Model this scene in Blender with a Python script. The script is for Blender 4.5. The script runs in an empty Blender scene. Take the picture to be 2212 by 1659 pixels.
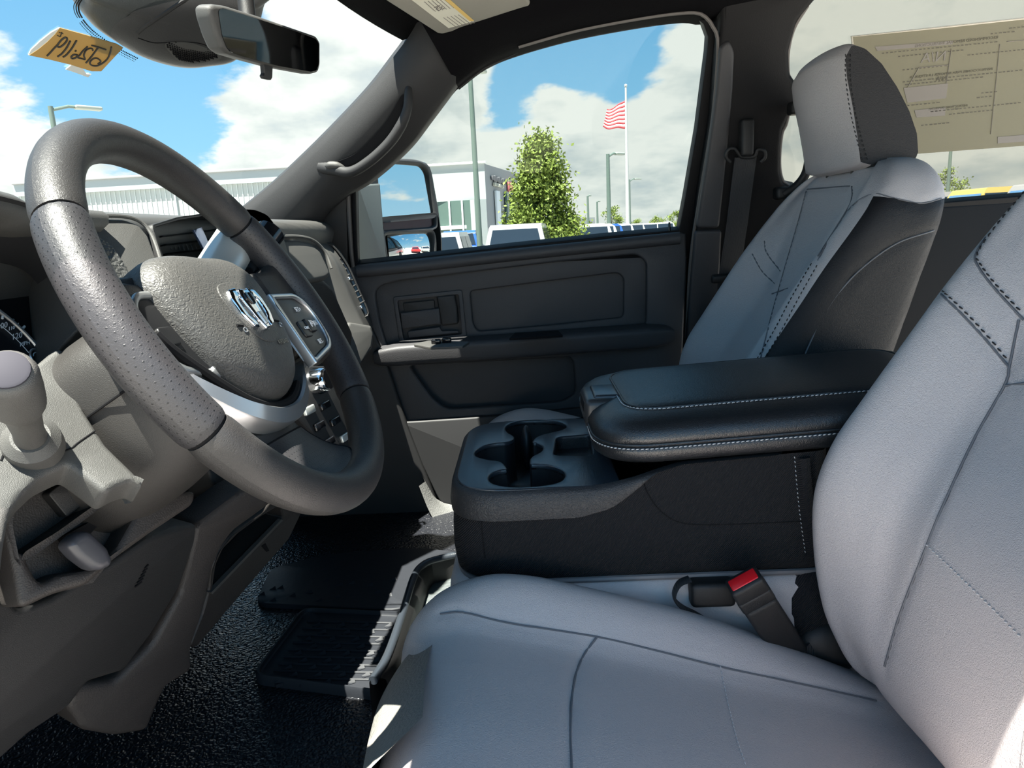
import bpy, bmesh, math, random
import numpy as np
from mathutils import Vector, Matrix
from mathutils.bvhtree import BVHTree

random.seed(7)
SC = bpy.context.scene
COL = SC.collection
# ------------------------------------------------------------------ camera
FPX, CW, CH = 1534.0, 2212, 1659
CAM = np.array([-1.05, 0.0, 0.75])
_y, _p, _r = math.radians(1.5), math.radians(12.1), 0.05
_F0 = np.array([math.cos(_y), math.sin(_y), 0.0]); _R0 = np.array([math.sin(_y), -math.cos(_y), 0.0]); _U0 = np.array([0, 0, 1.0])
CF = _F0 * math.cos(_p) - _U0 * math.sin(_p)
_U1 = _U0 * math.cos(_p) + _F0 * math.sin(_p)
CU = _U1 * math.cos(_r) + _R0 * math.sin(_r)
CR = _R0 * math.cos(_r) - _U1 * math.sin(_r)
cd = bpy.data.cameras.new('camera'); cam = bpy.data.objects.new('camera', cd); COL.objects.link(cam)
cd.sensor_fit = 'HORIZONTAL'; cd.sensor_width = 36.0; cd.lens = 36.0 * FPX / CW; cd.clip_start = 0.02; cd.clip_end = 2000
cam.matrix_world = Matrix(((CR[0], CU[0], -CF[0], CAM[0]), (CR[1], CU[1], -CF[1], CAM[1]), (CR[2], CU[2], -CF[2], CAM[2]), (0, 0, 0, 1)))
SC.camera = cam
# ------------------------------------------------------------------ exposure
vs = SC.view_settings
SC.display_settings.display_device = 'sRGB'
vs.view_transform = 'Standard'; vs.look = 'None'; vs.gamma = 1.0; vs.use_curve_mapping = False
vs.exposure = 1.3
# ------------------------------------------------------------------ sun
SUN_DIR = Vector((-0.30, 0.18, 1.0)).normalized()   # towards the sun
sl = bpy.data.lights.new('sun', 'SUN'); sl.energy = 14.0; sl.angle = 0.009; sl.color = (1.0, 0.95, 0.86)
so = bpy.data.objects.new('sun', sl); COL.objects.link(so); so.location = (-20, 24, 50)
so.rotation_euler = SUN_DIR.to_track_quat('Z', 'Y').to_euler()

def ray(px, py):
    return CF * FPX + CR * (px - CW / 2) + CU * (CH / 2 - py)
def on(px, py, pt, n):
    d = ray(px, py); n = np.asarray(n, float); pt = np.asarray(pt, float)
    return CAM + d * (((pt - CAM) @ n) / (d @ n))
def PX(px, py, x): return on(px, py, (x, 0, 0), (1, 0, 0))
def PY(px, py, y): return on(px, py, (0, y, 0), (0, 1, 0))
def PZ(px, py, z): return on(px, py, (0, 0, z), (0, 0, 1))
def proj(P):
    v = np.asarray(P, float) - CAM; w = v @ CF
    return np.stack([CW / 2 + FPX * (v @ CR) / w, CH / 2 - FPX * (v @ CU) / w], -1)

# ------------------------------------------------------------------ sky
wd = bpy.data.worlds.new('sky'); SC.world = wd; wd.use_nodes = True
wt = wd.node_tree; wt.nodes.clear()
def N(t, ty, **kw):
    n = t.nodes.new(ty)
    for k, v in kw.items():
        if k.startswith('i_'):
            n.inputs[k[2:].replace('_', ' ')].default_value = v
        elif k[0] == 'n' and k[1:].isdigit():
            n.inputs[int(k[1:])].default_value = v
        else:
            setattr(n, k, v)
    return n
def L(t, a, b): t.links.new(a, b)
def mth(t, op, a, b=None, c=None, clamp=False):
    n = t.nodes.new('ShaderNodeMath'); n.operation = op; n.use_clamp = clamp
    for i, v in enumerate((a, b, c)):
        if v is None: continue
        if hasattr(v, 'is_output'): t.links.new(v, n.inputs[i])
        else: n.inputs[i].default_value = v
    return n.outputs[0]
def build_sky():
    t = wt
    tc = N(t, 'ShaderNodeTexCoord')
    nrm = N(t, 'ShaderNodeVectorMath', operation='NORMALIZE'); L(t, tc.outputs['Generated'], nrm.inputs[0])
    sx = N(t, 'ShaderNodeSeparateXYZ'); L(t, nrm.outputs[0], sx.inputs[0])
    z = mth(t, 'MAXIMUM', sx.outputs[2], 0.0)
    # clouds live on a flattened dome: direction / (height + k)
    den = mth(t, 'ADD', z, 0.33)
    cx = mth(t, 'DIVIDE', sx.outputs[0], den); cy = mth(t, 'DIVIDE', sx.outputs[1], den)
    cz = mth(t, 'DIVIDE', z, den)
    cv = N(t, 'ShaderNodeCombineXYZ'); L(t, cx, cv.inputs[0]); L(t, cy, cv.inputs[1]); L(t, mth(t, 'MULTIPLY', cz, 1.5), cv.inputs[2])
    n1 = N(t, 'ShaderNodeTexNoise', i_Scale=2.9, i_Detail=9.0, i_Roughness=0.56, i_Distortion=0.15); L(t, cv.outputs[0], n1.inputs['Vector'])
    n2 = N(t, 'ShaderNodeTexNoise', i_Scale=5.5, i_Detail=7.0, i_Roughness=0.6); L(t, cv.outputs[0], n2.inputs['Vector'])
    dens = mth(t, 'ADD', mth(t, 'MULTIPLY', mth(t, 'SUBTRACT', n1.outputs[0], 0.5), 1.5), mth(t, 'MULTIPLY', mth(t, 'SUBTRACT', n2.outputs[0], 0.5), 0.55))
    dens = mth(t, 'ADD', dens, -0.10)
    # broad cumulus banks and gaps: (pixel seen in the photograph, angular radius in px, weight)
    B = [(640, 300, 230, .50), (520, 250, 120, .25), (790, 130, 150, .42), (200, 20, 150, .25), (60, 330, 110, .40), (300, 380, 220, .25), (55, 160, 50, .22),
         (330, 180, 150, -.55), (240, 230, 90, -.35), (30, 250, 60, -.3), (800, 250, 90, .3), (820, 20, 90, -.4), (400, 100, 160, -.35),
         (1220, 130, 130, -.55), (1400, 100, 110, -.5), (1090, 240, 55, -.4), (960, 330, 60, -.25), (1200, 215, 80, .40), (1370, 290, 160, .40), (1450, 200, 90, .30), (1000, 215, 65, .40), (1480, 80, 50, .2),
         (920, 310, 60, .30), (1080, 340, 90, .35), (1300, 340, 100, .25), (1450, 400, 140, .25), (1850, 60, 240, .5), (2050, 150, 260, .5), (2100, 380, 150, .35)]
    for (bx, by, br, bw) in B:
        d = ray(bx, by); d = d / np.linalg.norm(d)
        sig = br / FPX
        dv = N(t, 'ShaderNodeVectorMath', operation='DOT_PRODUCT'); L(t, nrm.outputs[0], dv.inputs[0]); dv.inputs[1].default_value = tuple(d)
        # exp((dot-1)/sig^2)
        e = mth(t, 'EXPONENT', mth(t, 'MULTIPLY', mth(t, 'SUBTRACT', dv.outputs['Value'], 1.0), 1.0 / (sig * sig)))
        dens = mth(t, 'MULTIPLY_ADD', e, bw, dens)
    mask = N(t, 'ShaderNodeMapRange', interpolation_type='SMOOTHSTEP', n1=0.0, n2=0.20); L(t, dens, mask.inputs[0])
    # blue gradient
    g = N(t, 'ShaderNodeValToRGB'); L(t, z, g.inputs[0])
    cr = g.color_ramp; cr.elements[0].position = 0.0; cr.elements[0].color = (.47, .68, .82, 1); cr.elements[1].position = 0.9; cr.elements[1].color = (.15, .32, .56, 1)
    e = cr.elements.new(0.12); e.color = (.25, .54, .78, 1); e = cr.elements.new(0.35); e.color = (.12, .37, .66, 1)
    # cloud body: bright crowns, greyer where thick
    n3 = N(t, 'ShaderNodeTexNoise', i_Scale=3.4, i_Detail=5.0, i_Roughness=0.55); L(t, cv.outputs[0], n3.inputs['Vector'])
    cl = N(t, 'ShaderNodeValToRGB'); L(t, mth(t, 'ADD', mth(t, 'MULTIPLY', n3.outputs[0], 0.85), mth(t, 'MULTIPLY', dens, 0.10)), cl.inputs[0])
    c = cl.color_ramp; c.elements[0].position = 0.44; c.elements[0].color = (.82, .825, .785, 1); c.elements[1].position = 0.70; c.elements[1].color = (.40, .48, .54, 1)
    e = c.elements.new(0.56); e.color = (.62, .66, .65, 1)
    mx = N(t, 'ShaderNodeMix', data_type='RGBA'); L(t, mask.outputs[0], mx.inputs['Factor']); L(t, g.outputs[0], mx.inputs['A']); L(t, cl.outputs[0], mx.inputs['B'])
    # below the horizon: plain ground bounce
    bel = N(t, 'ShaderNodeMapRange', n1=-0.02, n2=0.0); L(t, sx.outputs[2], bel.inputs[0])
    m2 = N(t, 'ShaderNodeMix', data_type='RGBA'); L(t, bel.outputs[0], m2.inputs['Factor']); m2.inputs['A'].default_value = (.32, .34, .35, 1); L(t, mx.outputs['Result'], m2.inputs['B'])
    bg = N(t, 'ShaderNodeBackground', i_Strength=0.78); L(t, m2.outputs['Result'], bg.inputs['Color'])
    out = N(t, 'ShaderNodeOutputWorld'); L(t, bg.outputs[0], out.inputs['Surface'])
build_sky()
try:
    SC.cycles.max_bounces = 10; SC.cycles.transparent_max_bounces = 24; SC.cycles.diffuse_bounces = 5; SC.cycles.glossy_bounces = 5
    SC.cycles.caustics_reflective = False; SC.cycles.caustics_refractive = False; SC.cycles.sample_clamp_indirect = 6.0
    SC.cycles.use_denoising = True
except Exception:
    pass

# ------------------------------------------------------------------ materials
MATS = {}
def mat(name, col, rough=0.5, metal=0.0, spec=0.5, bump=None, coat=0.0, emit=None, alpha=None, var=0.0):
    """bump = (kind, scale, distance[, detail]); var = slow colour variation"""
    if name in MATS: return MATS[name]
    m = bpy.data.materials.new(name); m.use_nodes = True; t = m.node_tree
    b = t.nodes['Principled BSDF']
    b.inputs['Base Color'].default_value = (*col, 1); b.inputs['Roughness'].default_value = rough; b.inputs['Metallic'].default_value = metal
    b.inputs['Specular IOR Level'].default_value = spec; b.inputs['Coat Weight'].default_value = coat
    if emit: b.inputs['Emission Color'].default_value = (*emit[:3], 1); b.inputs['Emission Strength'].default_value = emit[3]
    tc = N(t, 'ShaderNodeTexCoord')
    if var:
        nz = N(t, 'ShaderNodeTexNoise', i_Scale=9.0, i_Detail=4.0); L(t, tc.outputs['Object'], nz.inputs['Vector'])
        mr = N(t, 'ShaderNodeMapRange', n1=0.3, n2=0.7, n3=1 - var, n4=1 + var); L(t, nz.outputs[0], mr.inputs[0])
        hv = N(t, 'ShaderNodeHueSaturation', i_Color=(*col, 1)); L(t, mr.outputs[0], hv.inputs['Value']); L(t, hv.outputs[0], b.inputs['Base Color'])
    if bump:
        kind, sc, dist = bump[:3]
        if kind == 'noise':
            tx = N(t, 'ShaderNodeTexNoise', i_Scale=sc, i_Detail=2.0); L(t, tc.outputs['Object'], tx.inputs['Vector']); o = tx.outputs[0]
        elif kind == 'leather':
            nz = N(t, 'ShaderNodeTexNoise', i_Scale=sc * 0.5, i_Detail=1.0); L(t, tc.outputs['Object'], nz.inputs['Vector'])
            vm = N(t, 'ShaderNodeMix', data_type='VECTOR', n0=0.02); L(t, tc.outputs['Object'], vm.inputs['A']); L(t, nz.outputs['Color'], vm.inputs['B'])
            vm.inputs[0].default_value = 0.012
            tx = N(t, 'ShaderNodeTexVoronoi', i_Scale=sc, feature='SMOOTH_F1', i_Smoothness=0.5); L(t, vm.outputs['Result'], tx.inputs['Vector'])
            o = mth(t, 'MULTIPLY', tx.outputs['Distance'], -1.0)
        elif kind == 'twill':
            mp = N(t, 'ShaderNodeMapping'); mp.inputs['Rotation'].default_value = (math.radians(50), 0, 0); L(t, tc.outputs['Object'], mp.inputs['Vector'])
            tx = N(t, 'ShaderNodeTexWave', i_Scale=sc, bands_direction='Z', i_Distortion=0.6, i_Detail=1.0); tx.inputs['Detail Scale'].default_value = 3.0
            L(t, mp.outputs[0], tx.inputs['Vector']); o = tx.outputs['Fac']
        elif kind == 'ribs':
            tx = N(t, 'ShaderNodeTexWave', i_Scale=sc, bands_direction=bump[3]); L(t, tc.outputs['Object'], tx.inputs['Vector']); o = tx.outputs['Fac']
        bp = N(t, 'ShaderNodeBump', i_Strength=1.0, i_Distance=dist); L(t, o, bp.inputs['Height']); L(t, bp.outputs[0], b.inputs['Normal'])
    MATS[name] = m
    return m
def glass(name, tint, refl=0.5):
    m = bpy.data.materials.new(name); m.use_nodes = True; t = m.node_tree; t.nodes.clear()
    tr = N(t, 'ShaderNodeBsdfTransparent'); tr.inputs[0].default_value = (*tint, 1)
    gl = N(t, 'ShaderNodeBsdfGlossy', i_Roughness=0.0)
    fr = N(t, 'ShaderNodeFresnel', i_IOR=1.45)
    mx = N(t, 'ShaderNodeMixShader'); L(t, mth(t, 'MULTIPLY', fr.outputs[0], refl), mx.inputs[0]); L(t, tr.outputs[0], mx.inputs[1]); L(t, gl.outputs[0], mx.inputs[2])
    o = N(t, 'ShaderNodeOutputMaterial'); L(t, mx.outputs[0], o.inputs[0]); MATS[name] = m
    return m
def perforated(name, col, rough, pu, pv):
    """leather with rows of small punched holes laid out in the part's own UV"""
    m = mat(name, col, rough, bump=('leather', 600, 0.00012)); t = m.node_tree; b = t.nodes['Principled BSDF']
    uv = N(t, 'ShaderNodeUVMap'); s = N(t, 'ShaderNodeSeparateXYZ'); L(t, uv.outputs[0], s.inputs[0])
    v = mth(t, 'MULTIPLY', s.outputs[1], pv); row = mth(t, 'FLOOR', v)
    u = mth(t, 'ADD', mth(t, 'MULTIPLY', s.outputs[0], pu), mth(t, 'MULTIPLY', mth(t, 'MODULO', row, 2.0), 0.5))
    du = mth(t, 'SUBTRACT', mth(t, 'FRACT', u), 0.5); dv = mth(t, 'SUBTRACT', mth(t, 'FRACT', v), 0.5)
    r = mth(t, 'SQRT', mth(t, 'ADD', mth(t, 'MULTIPLY', du, du), mth(t, 'MULTIPLY', dv, dv)))
    hole = N(t, 'ShaderNodeMapRange', n1=0.10, n2=0.16); L(t, r, hole.inputs[0])
    mx = N(t, 'ShaderNodeMix', data_type='RGBA'); L(t, hole.outputs[0], mx.inputs['Factor']); mx.inputs['A'].default_value = (.004, .004, .005, 1); mx.inputs['B'].default_value = (*col, 1)
    L(t, mx.outputs['Result'], b.inputs['Base Color'])
    bp = N(t, 'ShaderNodeBump', i_Strength=1.0, i_Distance=0.0001); L(t, hole.outputs[0], bp.inputs['Height'])
    old = b.inputs['Normal'].links[0].from_socket; L(t, old, bp.inputs['Normal']); L(t, bp.outputs[0], b.inputs['Normal'])
    return m
GREY = mat('grey_leather', (.50, .465, .465), 0.42, bump=('leather', 520, 0.0005), spec=0.45)
BLK = mat('black_leather', (.014, .013, .014), 0.5, spec=.32, bump=('leather', 520, 0.0004))
LID = mat('lid_leather', (.015, .016, .018), 0.34, spec=.8, bump=('leather', 480, 0.0003))
FAB = mat('black_fabric', (.022, .022, .025), 0.85, bump=('twill', 140, 0.002), spec=0.25)
PLA = mat('dash_plastic', (.062, .061, .058), 0.50, bump=('noise', 1600, 0.0004))
PLD = mat('dark_plastic', (.0125, .0122, .0125), 0.5, bump=('noise', 1600, 0.0003))
PLB = mat('knee_plastic', (.022, .0185, .017), 0.55, bump=('noise', 700, 0.0004))
DOOR = mat('door_plastic', (.045, .044, .047), 0.55, bump=('noise', 500, 0.0004))
PIL = mat('pillar_plastic', (.0045, .0045, .0055), 0.6, bump=('noise', 500, 0.0004), spec=.22)
APL = mat('pillar_grey', (.024, .024, .025), 0.6, bump=('noise', 900, 0.0004), spec=.35)
HEAD = mat('headliner_cloth', (.0045, .0045, .0055), 0.95, bump=('noise', 400, 0.0006), spec=0.06)
VISOR = mat('visor_vinyl', (.30, .29, .255), 0.8, bump=('noise', 300, 0.0004), spec=0.2)
TRAY = mat('tray_plastic', (.030, .036, .045), 0.27, spec=.9, bump=('noise', 800, 0.0003))
TRAYG = mat('tray_grain', (.026, .026, .028), 0.5, bump=('leather', 420, 0.0006))
RUB = mat('rubber_floor', (.014, .015, .019), 0.33, bump=('leather', 190, 0.0028), spec=0.5)
MATR = mat('rubber_mat', (.017, .019, .024), 0.6, spec=.35, bump=('noise', 60, 0.0006))
BLACK = mat('gloss_black', (.006, .006, .007), 0.12)
VOID = mat('matt_black', (.004, .004, .005), 0.8, spec=0.2)
CHR = mat('chrome', (.85, .86, .88), 0.08, metal=1.0)
SIL = mat('satin_silver', (.56, .57, .58), 0.32, metal=0.9)
SILP = mat('silver_paint', (.52, .54, .52), 0.35, metal=0.55)
RED = mat('red_button', (.75, .012, .02), 0.25)
WHITE = mat('white_print', (.8, .8, .8), 0.6)
STW = mat('light_thread', (.55, .56, .58), 0.8)
STB = mat('dark_thread', (.012, .012, .014), 0.8)
SEAM = mat('seam_grey', (.13, .135, .15), 0.7)
WEB = mat('belt_webbing', (.030, .030, .033), 0.6, bump=('ribs', 120, 0.0006, 'Y'))
GLS = glass('clear_glass', (.71, .74, .73), 0.3)
GLW = glass('windshield_glass', (.71, .74, .73), 0.06)
GLT = glass('tinted_glass', (.62, .63, .60), 0.4)
BEI = mat('seal_grey', (.11, .10, .095), 0.5)
HUB = mat('airbag_leather', (.055, .053, .050), 0.5, bump=('leather', 400, 0.0005))
RIM = mat('rim_leather', (.025, .0235, .023), 0.48, bump=('leather', 600, 0.00018))
PERF = perforated('perforated_leather', (.025, .024, .026), 0.46, 1.0, 1.0)

# ------------------------------------------------------------------ mesh helpers
MW = {}
def finish(o, label=None, cat=None, group=None, kind=None):
    if label: o['label'] = label
    if cat: o['category'] = cat
    if group: o['group'] = group
    if kind: o['kind'] = kind
    return o
def thing(name, label, cat, loc=(0, 0, 0), group=None, mw=None, kind=None):
    o = bpy.data.objects.new(name, None); COL.objects.link(o)
    o.matrix_world = mw if mw is not None else Matrix.Translation(Vector([float(c) for c in loc]))
    o.empty_display_size = 0.05
    MW[o.name] = o.matrix_world.copy()
    return finish(o, label, cat, group, kind)
def adopt(o, parent, local=False):
    if parent is None: return o
    o.parent = parent
    if not local and parent.name in MW: o.matrix_parent_inverse = MW[parent.name].inverted()
    return o
def mesh(name, verts, faces, m, parent=None, smooth=True, angle=40, kind=None, local=False, uvs=None):
    me = bpy.data.meshes.new(name)
    me.from_pydata([tuple(map(float, v)) for v in verts], [], [tuple(map(int, f)) for f in faces]); me.update()
    if uvs is not None:
        ul = me.uv_layers.new(name='UVMap')
        li = np.empty(len(me.loops), np.int32); me.loops.foreach_get('vertex_index', li)
        ul.data.foreach_set('uv', np.asarray(uvs, np.float32)[li].ravel())
    if smooth:
        me.polygons.foreach_set('use_smooth', [True] * len(me.polygons))
        if angle: me.set_sharp_from_angle(angle=math.radians(angle))
    if m: me.materials.append(m)
    o = bpy.data.objects.new(name, me); COL.objects.link(o)
    if kind: o['kind'] = kind
    adopt(o, parent, local)
    return o
def cat_rom(pts, n, closed=False):
    """smooth curve through pts, n samples (roughly even in arc length)"""
    P = np.asarray(pts, float); K = len(P)
    if closed: Q = np.vstack([P[-1], P, P[0], P[1]])
    else: Q = np.vstack([2 * P[0] - P[1], P, 2 * P[-1] - P[-2]])
    S = K if closed else K - 1; out = []
    for i in range(S):
        p0, p1, p2, p3 = Q[i], Q[i + 1], Q[i + 2], Q[i + 3]
        for t in np.linspace(0, 1, 16, endpoint=False):
            out.append(0.5 * (2 * p1 + (p2 - p0) * t + (2 * p0 - 5 * p1 + 4 * p2 - p3) * t * t + (3 * p1 - p0 - 3 * p2 + p3) * t ** 3))
    out.append(P[0] if closed else P[-1])
    return resample(np.array(out), n, closed)
def resample(out, n, closed=False):
    out = np.asarray(out, float)
    d = np.r_[0, np.cumsum(np.linalg.norm(np.diff(out, axis=0), axis=1))]
    s = np.linspace(0, d[-1], n + 1)[:-1] if closed else np.linspace(0, d[-1], n)
    return np.stack([np.interp(s, d, out[:, k]) for k in range(out.shape[1])], 1)
def interp(xs, table):
    """smooth 1-D interpolation of a table [(x, y...), ...] (Catmull-Rom in index space, monotone x)"""
    T = np.asarray(table, float); xs = np.atleast_1d(np.asarray(xs, float)); x = T[:, 0]; Y = T[:, 1:]
    m = np.zeros_like(Y)
    m[1:-1] = (Y[2:] - Y[:-2]) / (x[2:] - x[:-2])[:, None]; m[0] = (Y[1] - Y[0]) / (x[1] - x[0]); m[-1] = (Y[-1] - Y[-2]) / (x[-1] - x[-2])
    xc = np.clip(xs, x[0], x[-1]); i = np.clip(np.searchsorted(x, xc, side='right') - 1, 0, len(x) - 2)
    h = (x[i + 1] - x[i])[:, None]; t = ((xc - x[i])[:, None]) / h
    R = (2 * t ** 3 - 3 * t ** 2 + 1) * Y[i] + (t ** 3 - 2 * t ** 2 + t) * h * m[i] + (-2 * t ** 3 + 3 * t ** 2) * Y[i + 1] + (t ** 3 - t ** 2) * h * m[i + 1]
    return R if R.shape[1] > 1 else R[:, 0]
def gridfaces(m, n, cu=False, cv=False, flip=False):
    F = []
    for i in range(m if cu else m - 1):
        for j in range(n if cv else n - 1):
            a, b = i * n + j, i * n + (j + 1) % n
            c, d = ((i + 1) % m) * n + (j + 1) % n, ((i + 1) % m) * n + j
            F.append((a, d, c, b) if flip else (a, b, c, d))
    return F
def grid(name, G, m, parent=None, cu=False, cv=False, caps=False, flip=False, **kw):
    G = np.asarray(G, float); a, b = G.shape[:2]; V = G.reshape(-1, 3); F = gridfaces(a, b, cu, cv, flip)
    if caps:
        f0 = list(range(b)); f1 = [(a - 1) * b + j for j in range(b)]
        F += [tuple(f0 if flip else f0[::-1]), tuple(f1[::-1] if flip else f1)]
        if not flip: F[-2:] = [tuple(f0[::-1]), tuple(f1)]
    return mesh(name, V, F, m, parent, **kw)
def frames(P, closed=False, up=None):
    P = np.asarray(P, float); T = np.roll(P, -1, 0) - np.roll(P, 1, 0)
    if not closed: T[0] = P[1] - P[0]; T[-1] = P[-1] - P[-2]
    T /= np.linalg.norm(T, axis=1)[:, None] + 1e-12
    A = []
    a = np.array(up if up is not None else ((0, 0, 1.0) if abs(T[0][2]) < .9 else (1.0, 0, 0)))
    for t in T:
        a = a - t * (a @ t); a = a / (np.linalg.norm(a) + 1e-12); A.append(a.copy())
        if up is not None: a = np.array(up, float)
    A = np.array(A); return T, A, np.cross(T, A)
def tubeVF(P, r, seg=10, closed=False, up=None, r2=None):
    P = np.asarray(P, float); n = len(P); T, A, B = frames(P, closed, up)
    r = np.broadcast_to(np.asarray(r, float), (n,)); r2 = r if r2 is None else np.broadcast_to(np.asarray(r2, float), (n,))
    th = np.linspace(0, 2 * math.pi, seg, endpoint=False)
    G = P[:, None] + A[:, None] * (r[:, None] * np.cos(th))[..., None] + B[:, None] * (r2[:, None] * np.sin(th))[..., None]
    F = gridfaces(n, seg, closed, True)
    V = G.reshape(-1, 3)
    if not closed: F += [tuple(range(seg))[::-1], tuple((n - 1) * seg + j for j in range(seg))]
    return V, F
def tube(name, P, r, m, parent=None, seg=10, closed=False, up=None, r2=None, **kw):
    V, F = tubeVF(P, r, seg, closed, up, r2); return mesh(name, V, F, m, parent, **kw)
class MB:
    """collects pieces of ONE mesh"""
    def __init__(s): s.V = []; s.F = []
    def add(s, V, F):
        k = len(s.V); s.V += [tuple(map(float, v)) for v in V]; s.F += [tuple(int(i) + k for i in f) for f in F]; return s
    def tube(s, *a, **k): return s.add(*tubeVF(*a, **k))
    def box(s, c, size, ax=None):
        c = np.asarray(c, float); A = np.eye(3) if ax is None else np.asarray(ax, float); h = np.asarray(size, float) / 2
        V = [c + A[0] * sx * h[0] + A[1] * sy * h[1] + A[2] * sz * h[2] for sx in (-1, 1) for sy in (-1, 1) for sz in (-1, 1)]
        return s.add(V, [(0, 1, 3, 2), (4, 6, 7, 5), (0, 4, 5, 1), (2, 3, 7, 6), (0, 2, 6, 4), (1, 5, 7, 3)])
    def build(s, name, m, parent=None, **kw): return mesh(name, s.V, s.F, m, parent, **kw)
def rbox(name, c, size, bev, m, parent=None, ax=None, seg=3, taper=None, **kw):
    """box with rounded edges; ax = 3 axis vectors; taper = (kx, ky) scale of the +z end"""
    bm = bmesh.new(); bmesh.ops.create_cube(bm, size=1.0)
    for v in bm.verts:
        k = (1, 1)
        if taper and v.co.z > 0: k = taper
        v.co = Vector((v.co.x * size[0] * k[0], v.co.y * size[1] * k[1], v.co.z * size[2]))
    bmesh.ops.bevel(bm, geom=list(bm.edges), offset=bev, segments=seg, profile=0.5, affect='EDGES', clamp_overlap=True)
    A = np.eye(3) if ax is None else np.asarray(ax, float); c = np.asarray(c, float)
    V = [c + A[0] * v.co.x + A[1] * v.co.y + A[2] * v.co.z for v in bm.verts]; bm.verts.index_update()
    F = [[v.index for v in f.verts] for f in bm.faces]; bm.free()
    return mesh(name, V, F, m, parent, **kw)
def fillet(P, r, seg=5):
    """round the corners of a closed 2-D/3-D polygon; r scalar or per corner"""
    P = np.asarray(P, float); n = len(P); r = np.broadcast_to(np.asarray(r, float), (n,)); out = []
    for i in range(n):
        a, b, c = P[i - 1], P[i], P[(i + 1) % n]
        la, lc = np.linalg.norm(a - b), np.linalg.norm(c - b)
        if r[i] <= 0: out.append(b); continue
        u, v = (a - b) / la, (c - b) / lc; d = min(r[i], la * .48, lc * .48)
        for t in np.linspace(0, 1, seg + 1): out.append((1 - t) ** 2 * (b + u * d) + 2 * t * (1 - t) * b + t * t * (b + v * d))
    return np.array(out)
def frame_from(n, up=(0, 0, 1), flip=False):
    n = np.asarray(n, float); n = n / np.linalg.norm(n); up = np.asarray(up, float)
    a = np.cross(up, n); a /= np.linalg.norm(a); b = np.cross(n, a)
    return a, b, n
def plate(name, loops, pt, n, thick, m, parent=None, bevel=0.0, res=2, up=(0, 0, 1), **kw):
    """solid plate: loops[0] outline, the others holes (3-D points lying on plane (pt, n)); front face at the plane, body goes to -n"""
    a, b, nn = frame_from(n, up); pt = np.asarray(pt, float)
    cu = bpy.data.curves.new(name, 'CURVE'); cu.dimensions = '2D'; cu.fill_mode = 'BOTH'
    cu.extrude = max(thick / 2 - bevel, 0.0001); cu.bevel_depth = bevel; cu.bevel_resolution = res; cu.offset = -bevel
    for lp in loops:
        lp = np.asarray(lp, float) - pt; sp = cu.splines.new('POLY'); sp.points.add(len(lp) - 1)
        for q, w in zip(sp.points, lp): q.co = (w @ a, w @ b, 0, 1)
        sp.use_cyclic_u = True
    ob = bpy.data.objects.new(name + '_c', cu); COL.objects.link(ob)
    me = bpy.data.meshes.new_from_object(ob.evaluated_get(bpy.context.evaluated_depsgraph_get()))
    bpy.data.objects.remove(ob); bpy.data.curves.remove(cu)
    V = np.empty(len(me.vertices) * 3, np.float32); me.vertices.foreach_get('co', V); V = V.reshape(-1, 3)
    W = pt + V[:, :1] * a + V[:, 1:2] * b + (V[:, 2:3] - thick / 2) * nn
    bm = bmesh.new(); bm.from_mesh(me); bmesh.ops.remove_doubles(bm, verts=bm.verts, dist=1e-6); bm.verts.index_update()
    idx = [v.co.copy() for v in bm.verts]; F = [[v.index for v in f.verts] for f in bm.faces]
    V = np.array([tuple(c) for c in idx]); W = pt + V[:, :1] * a + V[:, 1:2] * b + (V[:, 2:3] - thick / 2) * nn
    bm.free(); bpy.data.meshes.remove(me)
    kw.setdefault('angle', 30)
    return mesh(name, W, F, m, parent, **kw)
def pl(pix, pt, n, r=0, seg=5):
    P = np.array([on(x, y, pt, n) for x, y in pix])
    return fillet(P, r, seg) if np.any(np.asarray(r) > 0) else P
def text(name, body, size, origin, ax, ay, m, parent=None, ext=0.0004, align='CENTER', bold=0.0, local=False):
    cu = bpy.data.curves.new(name, 'FONT'); cu.body = body; cu.size = size; cu.extrude = ext; cu.align_x = align; cu.align_y = 'CENTER'; cu.offset = bold; cu.resolution_u = 2
    ob = bpy.data.objects.new(name + '_c', cu); COL.objects.link(ob)
    me = bpy.data.meshes.new_from_object(ob.evaluated_get(bpy.context.evaluated_depsgraph_get()))
    bpy.data.objects.remove(ob); bpy.data.curves.remove(cu)
    ax = np.asarray(ax, float); ay = np.asarray(ay, float); az = np.cross(ax, ay); az /= np.linalg.norm(az) + 1e-12; o = np.asarray(origin, float)
    V = [o + ax * v.co.x + ay * v.co.y + az * v.co.z for v in me.vertices]; F = [tuple(p.vertices) for p in me.polygons]
    bpy.data.meshes.remove(me)
    return mesh(name, V, F, m, parent, smooth=False, local=local)
def groove(V, Nn, line, width, depth):
    """press a seam into a dense surface (V vertices, Nn outward normals) along a 3-D polyline"""
    line = resample(line, max(8, int(np.linalg.norm(np.diff(line, axis=0), axis=1).sum() / 0.003)))
    d = np.full(len(V), 9.0)
    for k in range(0, len(line), 64):
        d = np.minimum(d, np.linalg.norm(V[:, None] - line[None, k:k + 64], axis=2).min(1))
    return V - Nn * (depth * np.exp(-(d / width) ** 2))[:, None]
def gnormals(G, cu=False, cv=False):
    G = np.asarray(G, float)
    a = np.gradient(G, axis=0); b = np.gradient(G, axis=1)
    if cv: b = (np.roll(G, -1, 1) - np.roll(G, 1, 1)) / 2
    n = np.cross(a, b); return n / (np.linalg.norm(n, axis=2)[..., None] + 1e-12)
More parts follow.
